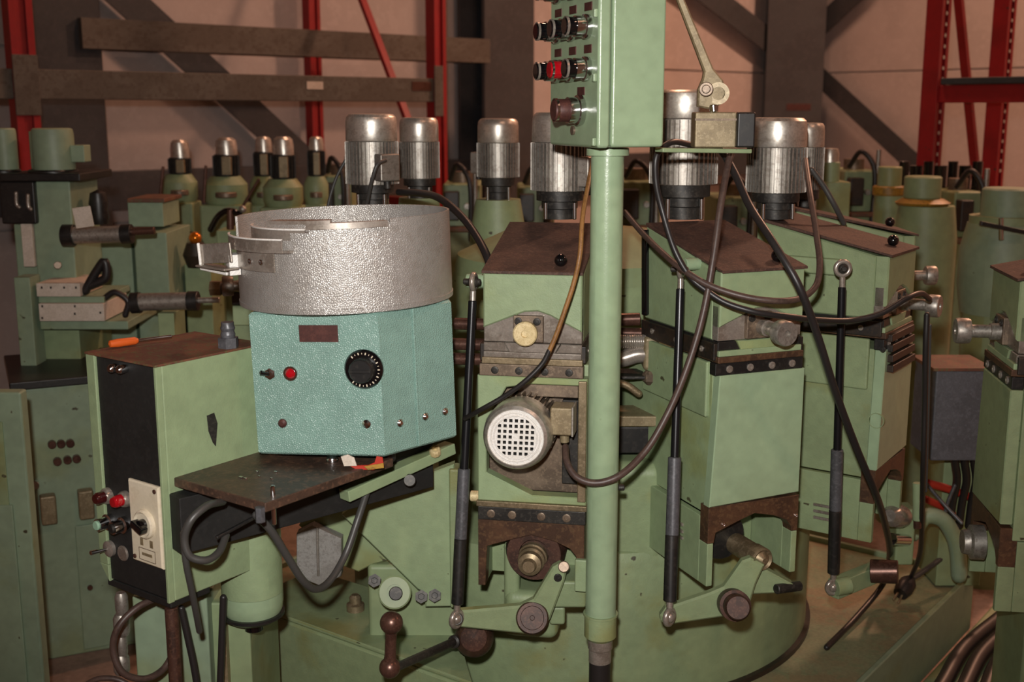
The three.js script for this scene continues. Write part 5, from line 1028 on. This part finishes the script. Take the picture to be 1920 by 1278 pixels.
for (let k = 0; k < 7; k++) { // rods in a rack
  const px = 1696 + k * 23, D = 5.3 + (k % 3) * 0.1; const c = at(px, 300, D);
  const t = thing('upright_tool', ['first', 'second', 'third', 'fourth', 'fifth', 'sixth', 'seventh'][k] + ' dark upright tool from the ball knobs under the red rack', 'tool', { pos: V(c.x, 0, -D), group: 'dark upright tools under the red rack', own: true });
  part(t, 'tool_body', rod(V(0, 0.9, 0), V(0, hgt(302 + (k % 2) * 8, D), 0), 0.022 + (k % 2) * 0.006), M.blackGloss, 'shiny dark body'); part(t, 'tool_stand', box(-0.028, 0.028, 0, 0.9, -0.06, 0.06), M.greenDark);
}
{
  const t = thing('small_machine', 'small machine with a silver cap beside the corner column', 'machine', { pos: at(1556, 420, 4.4).setY(0) });
  part(t, 'motor_cap', pcyl(1556, 277, 304, 34, 4.4, [[0, 0], [1, 0], [1, 0.6], [0.85, 0.95], [0, 1]]), M.cowl, 'silver motor cap'); part(t, 'motor_body', pcyl(1556, 303, 345, 36, 4.4), M.greenDark);
  const c = at(1560, 345, 4.4); part(t, 'pillar', box(c.x - 0.06, c.x + 0.06, 0, c.y + 0.01, -4.5, -4.36, 0.006), M.greenDark);
}
{ // crowded low machine bodies that close the gaps at mid height
  for (const [x0, y0, x1, D, label] of [[430, 405, 520, 5.6, 'low dim green machine body behind the bowl rim'], [600, 330, 660, 5.8, 'low dim machine body behind the motor above the bowl'], [830, 345, 900, 5.4, 'low dim green machine body left of the lone motor'], [970, 350, 1040, 5.6, 'low dim green machine body right of the lone motor'], [1160, 340, 1240, 5.2, 'low dim machine body behind the tall post'], [1345, 370, 1420, 5.0, 'low dim machine body between the two largest motors'], [1585, 320, 1650, 5.6, 'low brown dim machine body beside the corner brace'], [1790, 360, 1850, 5.0, 'tall dim machine body behind the tools'], [20, 680, 340, 4.4, 'long dim machine bed behind the cabinet']]) {
    const t = thing('low_machine', label, 'machine', { pos: at((x0 + x1) / 2, y0, D).setY(0) });
    part(t, 'housing', box2floor([x0, y0, x1], D, 0.35, 0.01), M.greenDark); const q = at((x0 + x1) / 2, y0, D), w = (x1 - x0) * mpp(D) * 0.3;
    part(t, 'top_cap', lathe(V(q.x, q.y, -D - 0.15), V(q.x, q.y + 0.05, -D - 0.15), [[0, 0], [Math.min(w, 0.12), 0], [Math.min(w, 0.12), 0.7], [Math.min(w, 0.1), 1], [0, 1]]), M.oilySteel);
    const hw = (x1 - x0) * mpp(D) * 0.5;
    part(t, 'gear_box', box(q.x - hw * 0.9, q.x - hw * 0.1, q.y - 0.16, q.y - 0.03, -D, -D + 0.07, 0.006), M.blackOil, 'dark gear box'); part(t, 'guide_rod', rod(V(q.x + hw * 0.75, q.y - 0.3, -D + 0.03), V(q.x + hw * 0.75, q.y + 0.1, -D + 0.03), 0.011), M.alu, 'bright guide rod'); part(t, 'feed_hose', tube([V(q.x - hw * 0.6, q.y + 0.02, -D - 0.05), V(q.x - hw * 0.2, q.y + 0.09, -D + 0.02), V(q.x + hw * 0.4, q.y + 0.03, -D + 0.05), V(q.x + hw * 0.5, q.y - 0.25, -D + 0.05)], 0.012), M.rubber, 'black feed hose'); part(t, 'rusty_ledge', box(q.x - hw * 1.05, q.x + hw * 1.05, q.y - 0.21, q.y - 0.19, -D - 0.05, -D + 0.09, 0.003), M.rustTop, 'rusty ledge');
    part(t, 'front_knob', rod(V(q.x + w * 0.5, q.y - 0.1, -D), V(q.x + w * 0.5, q.y - 0.1, -D + 0.03), 0.014), M.alu, 'bright knob');
  }
}
scene.traverse(o => { if (o.rootThing) delete o.rootThing; if ('own' in o) delete o.own; });
renderer.render(scene, camera);
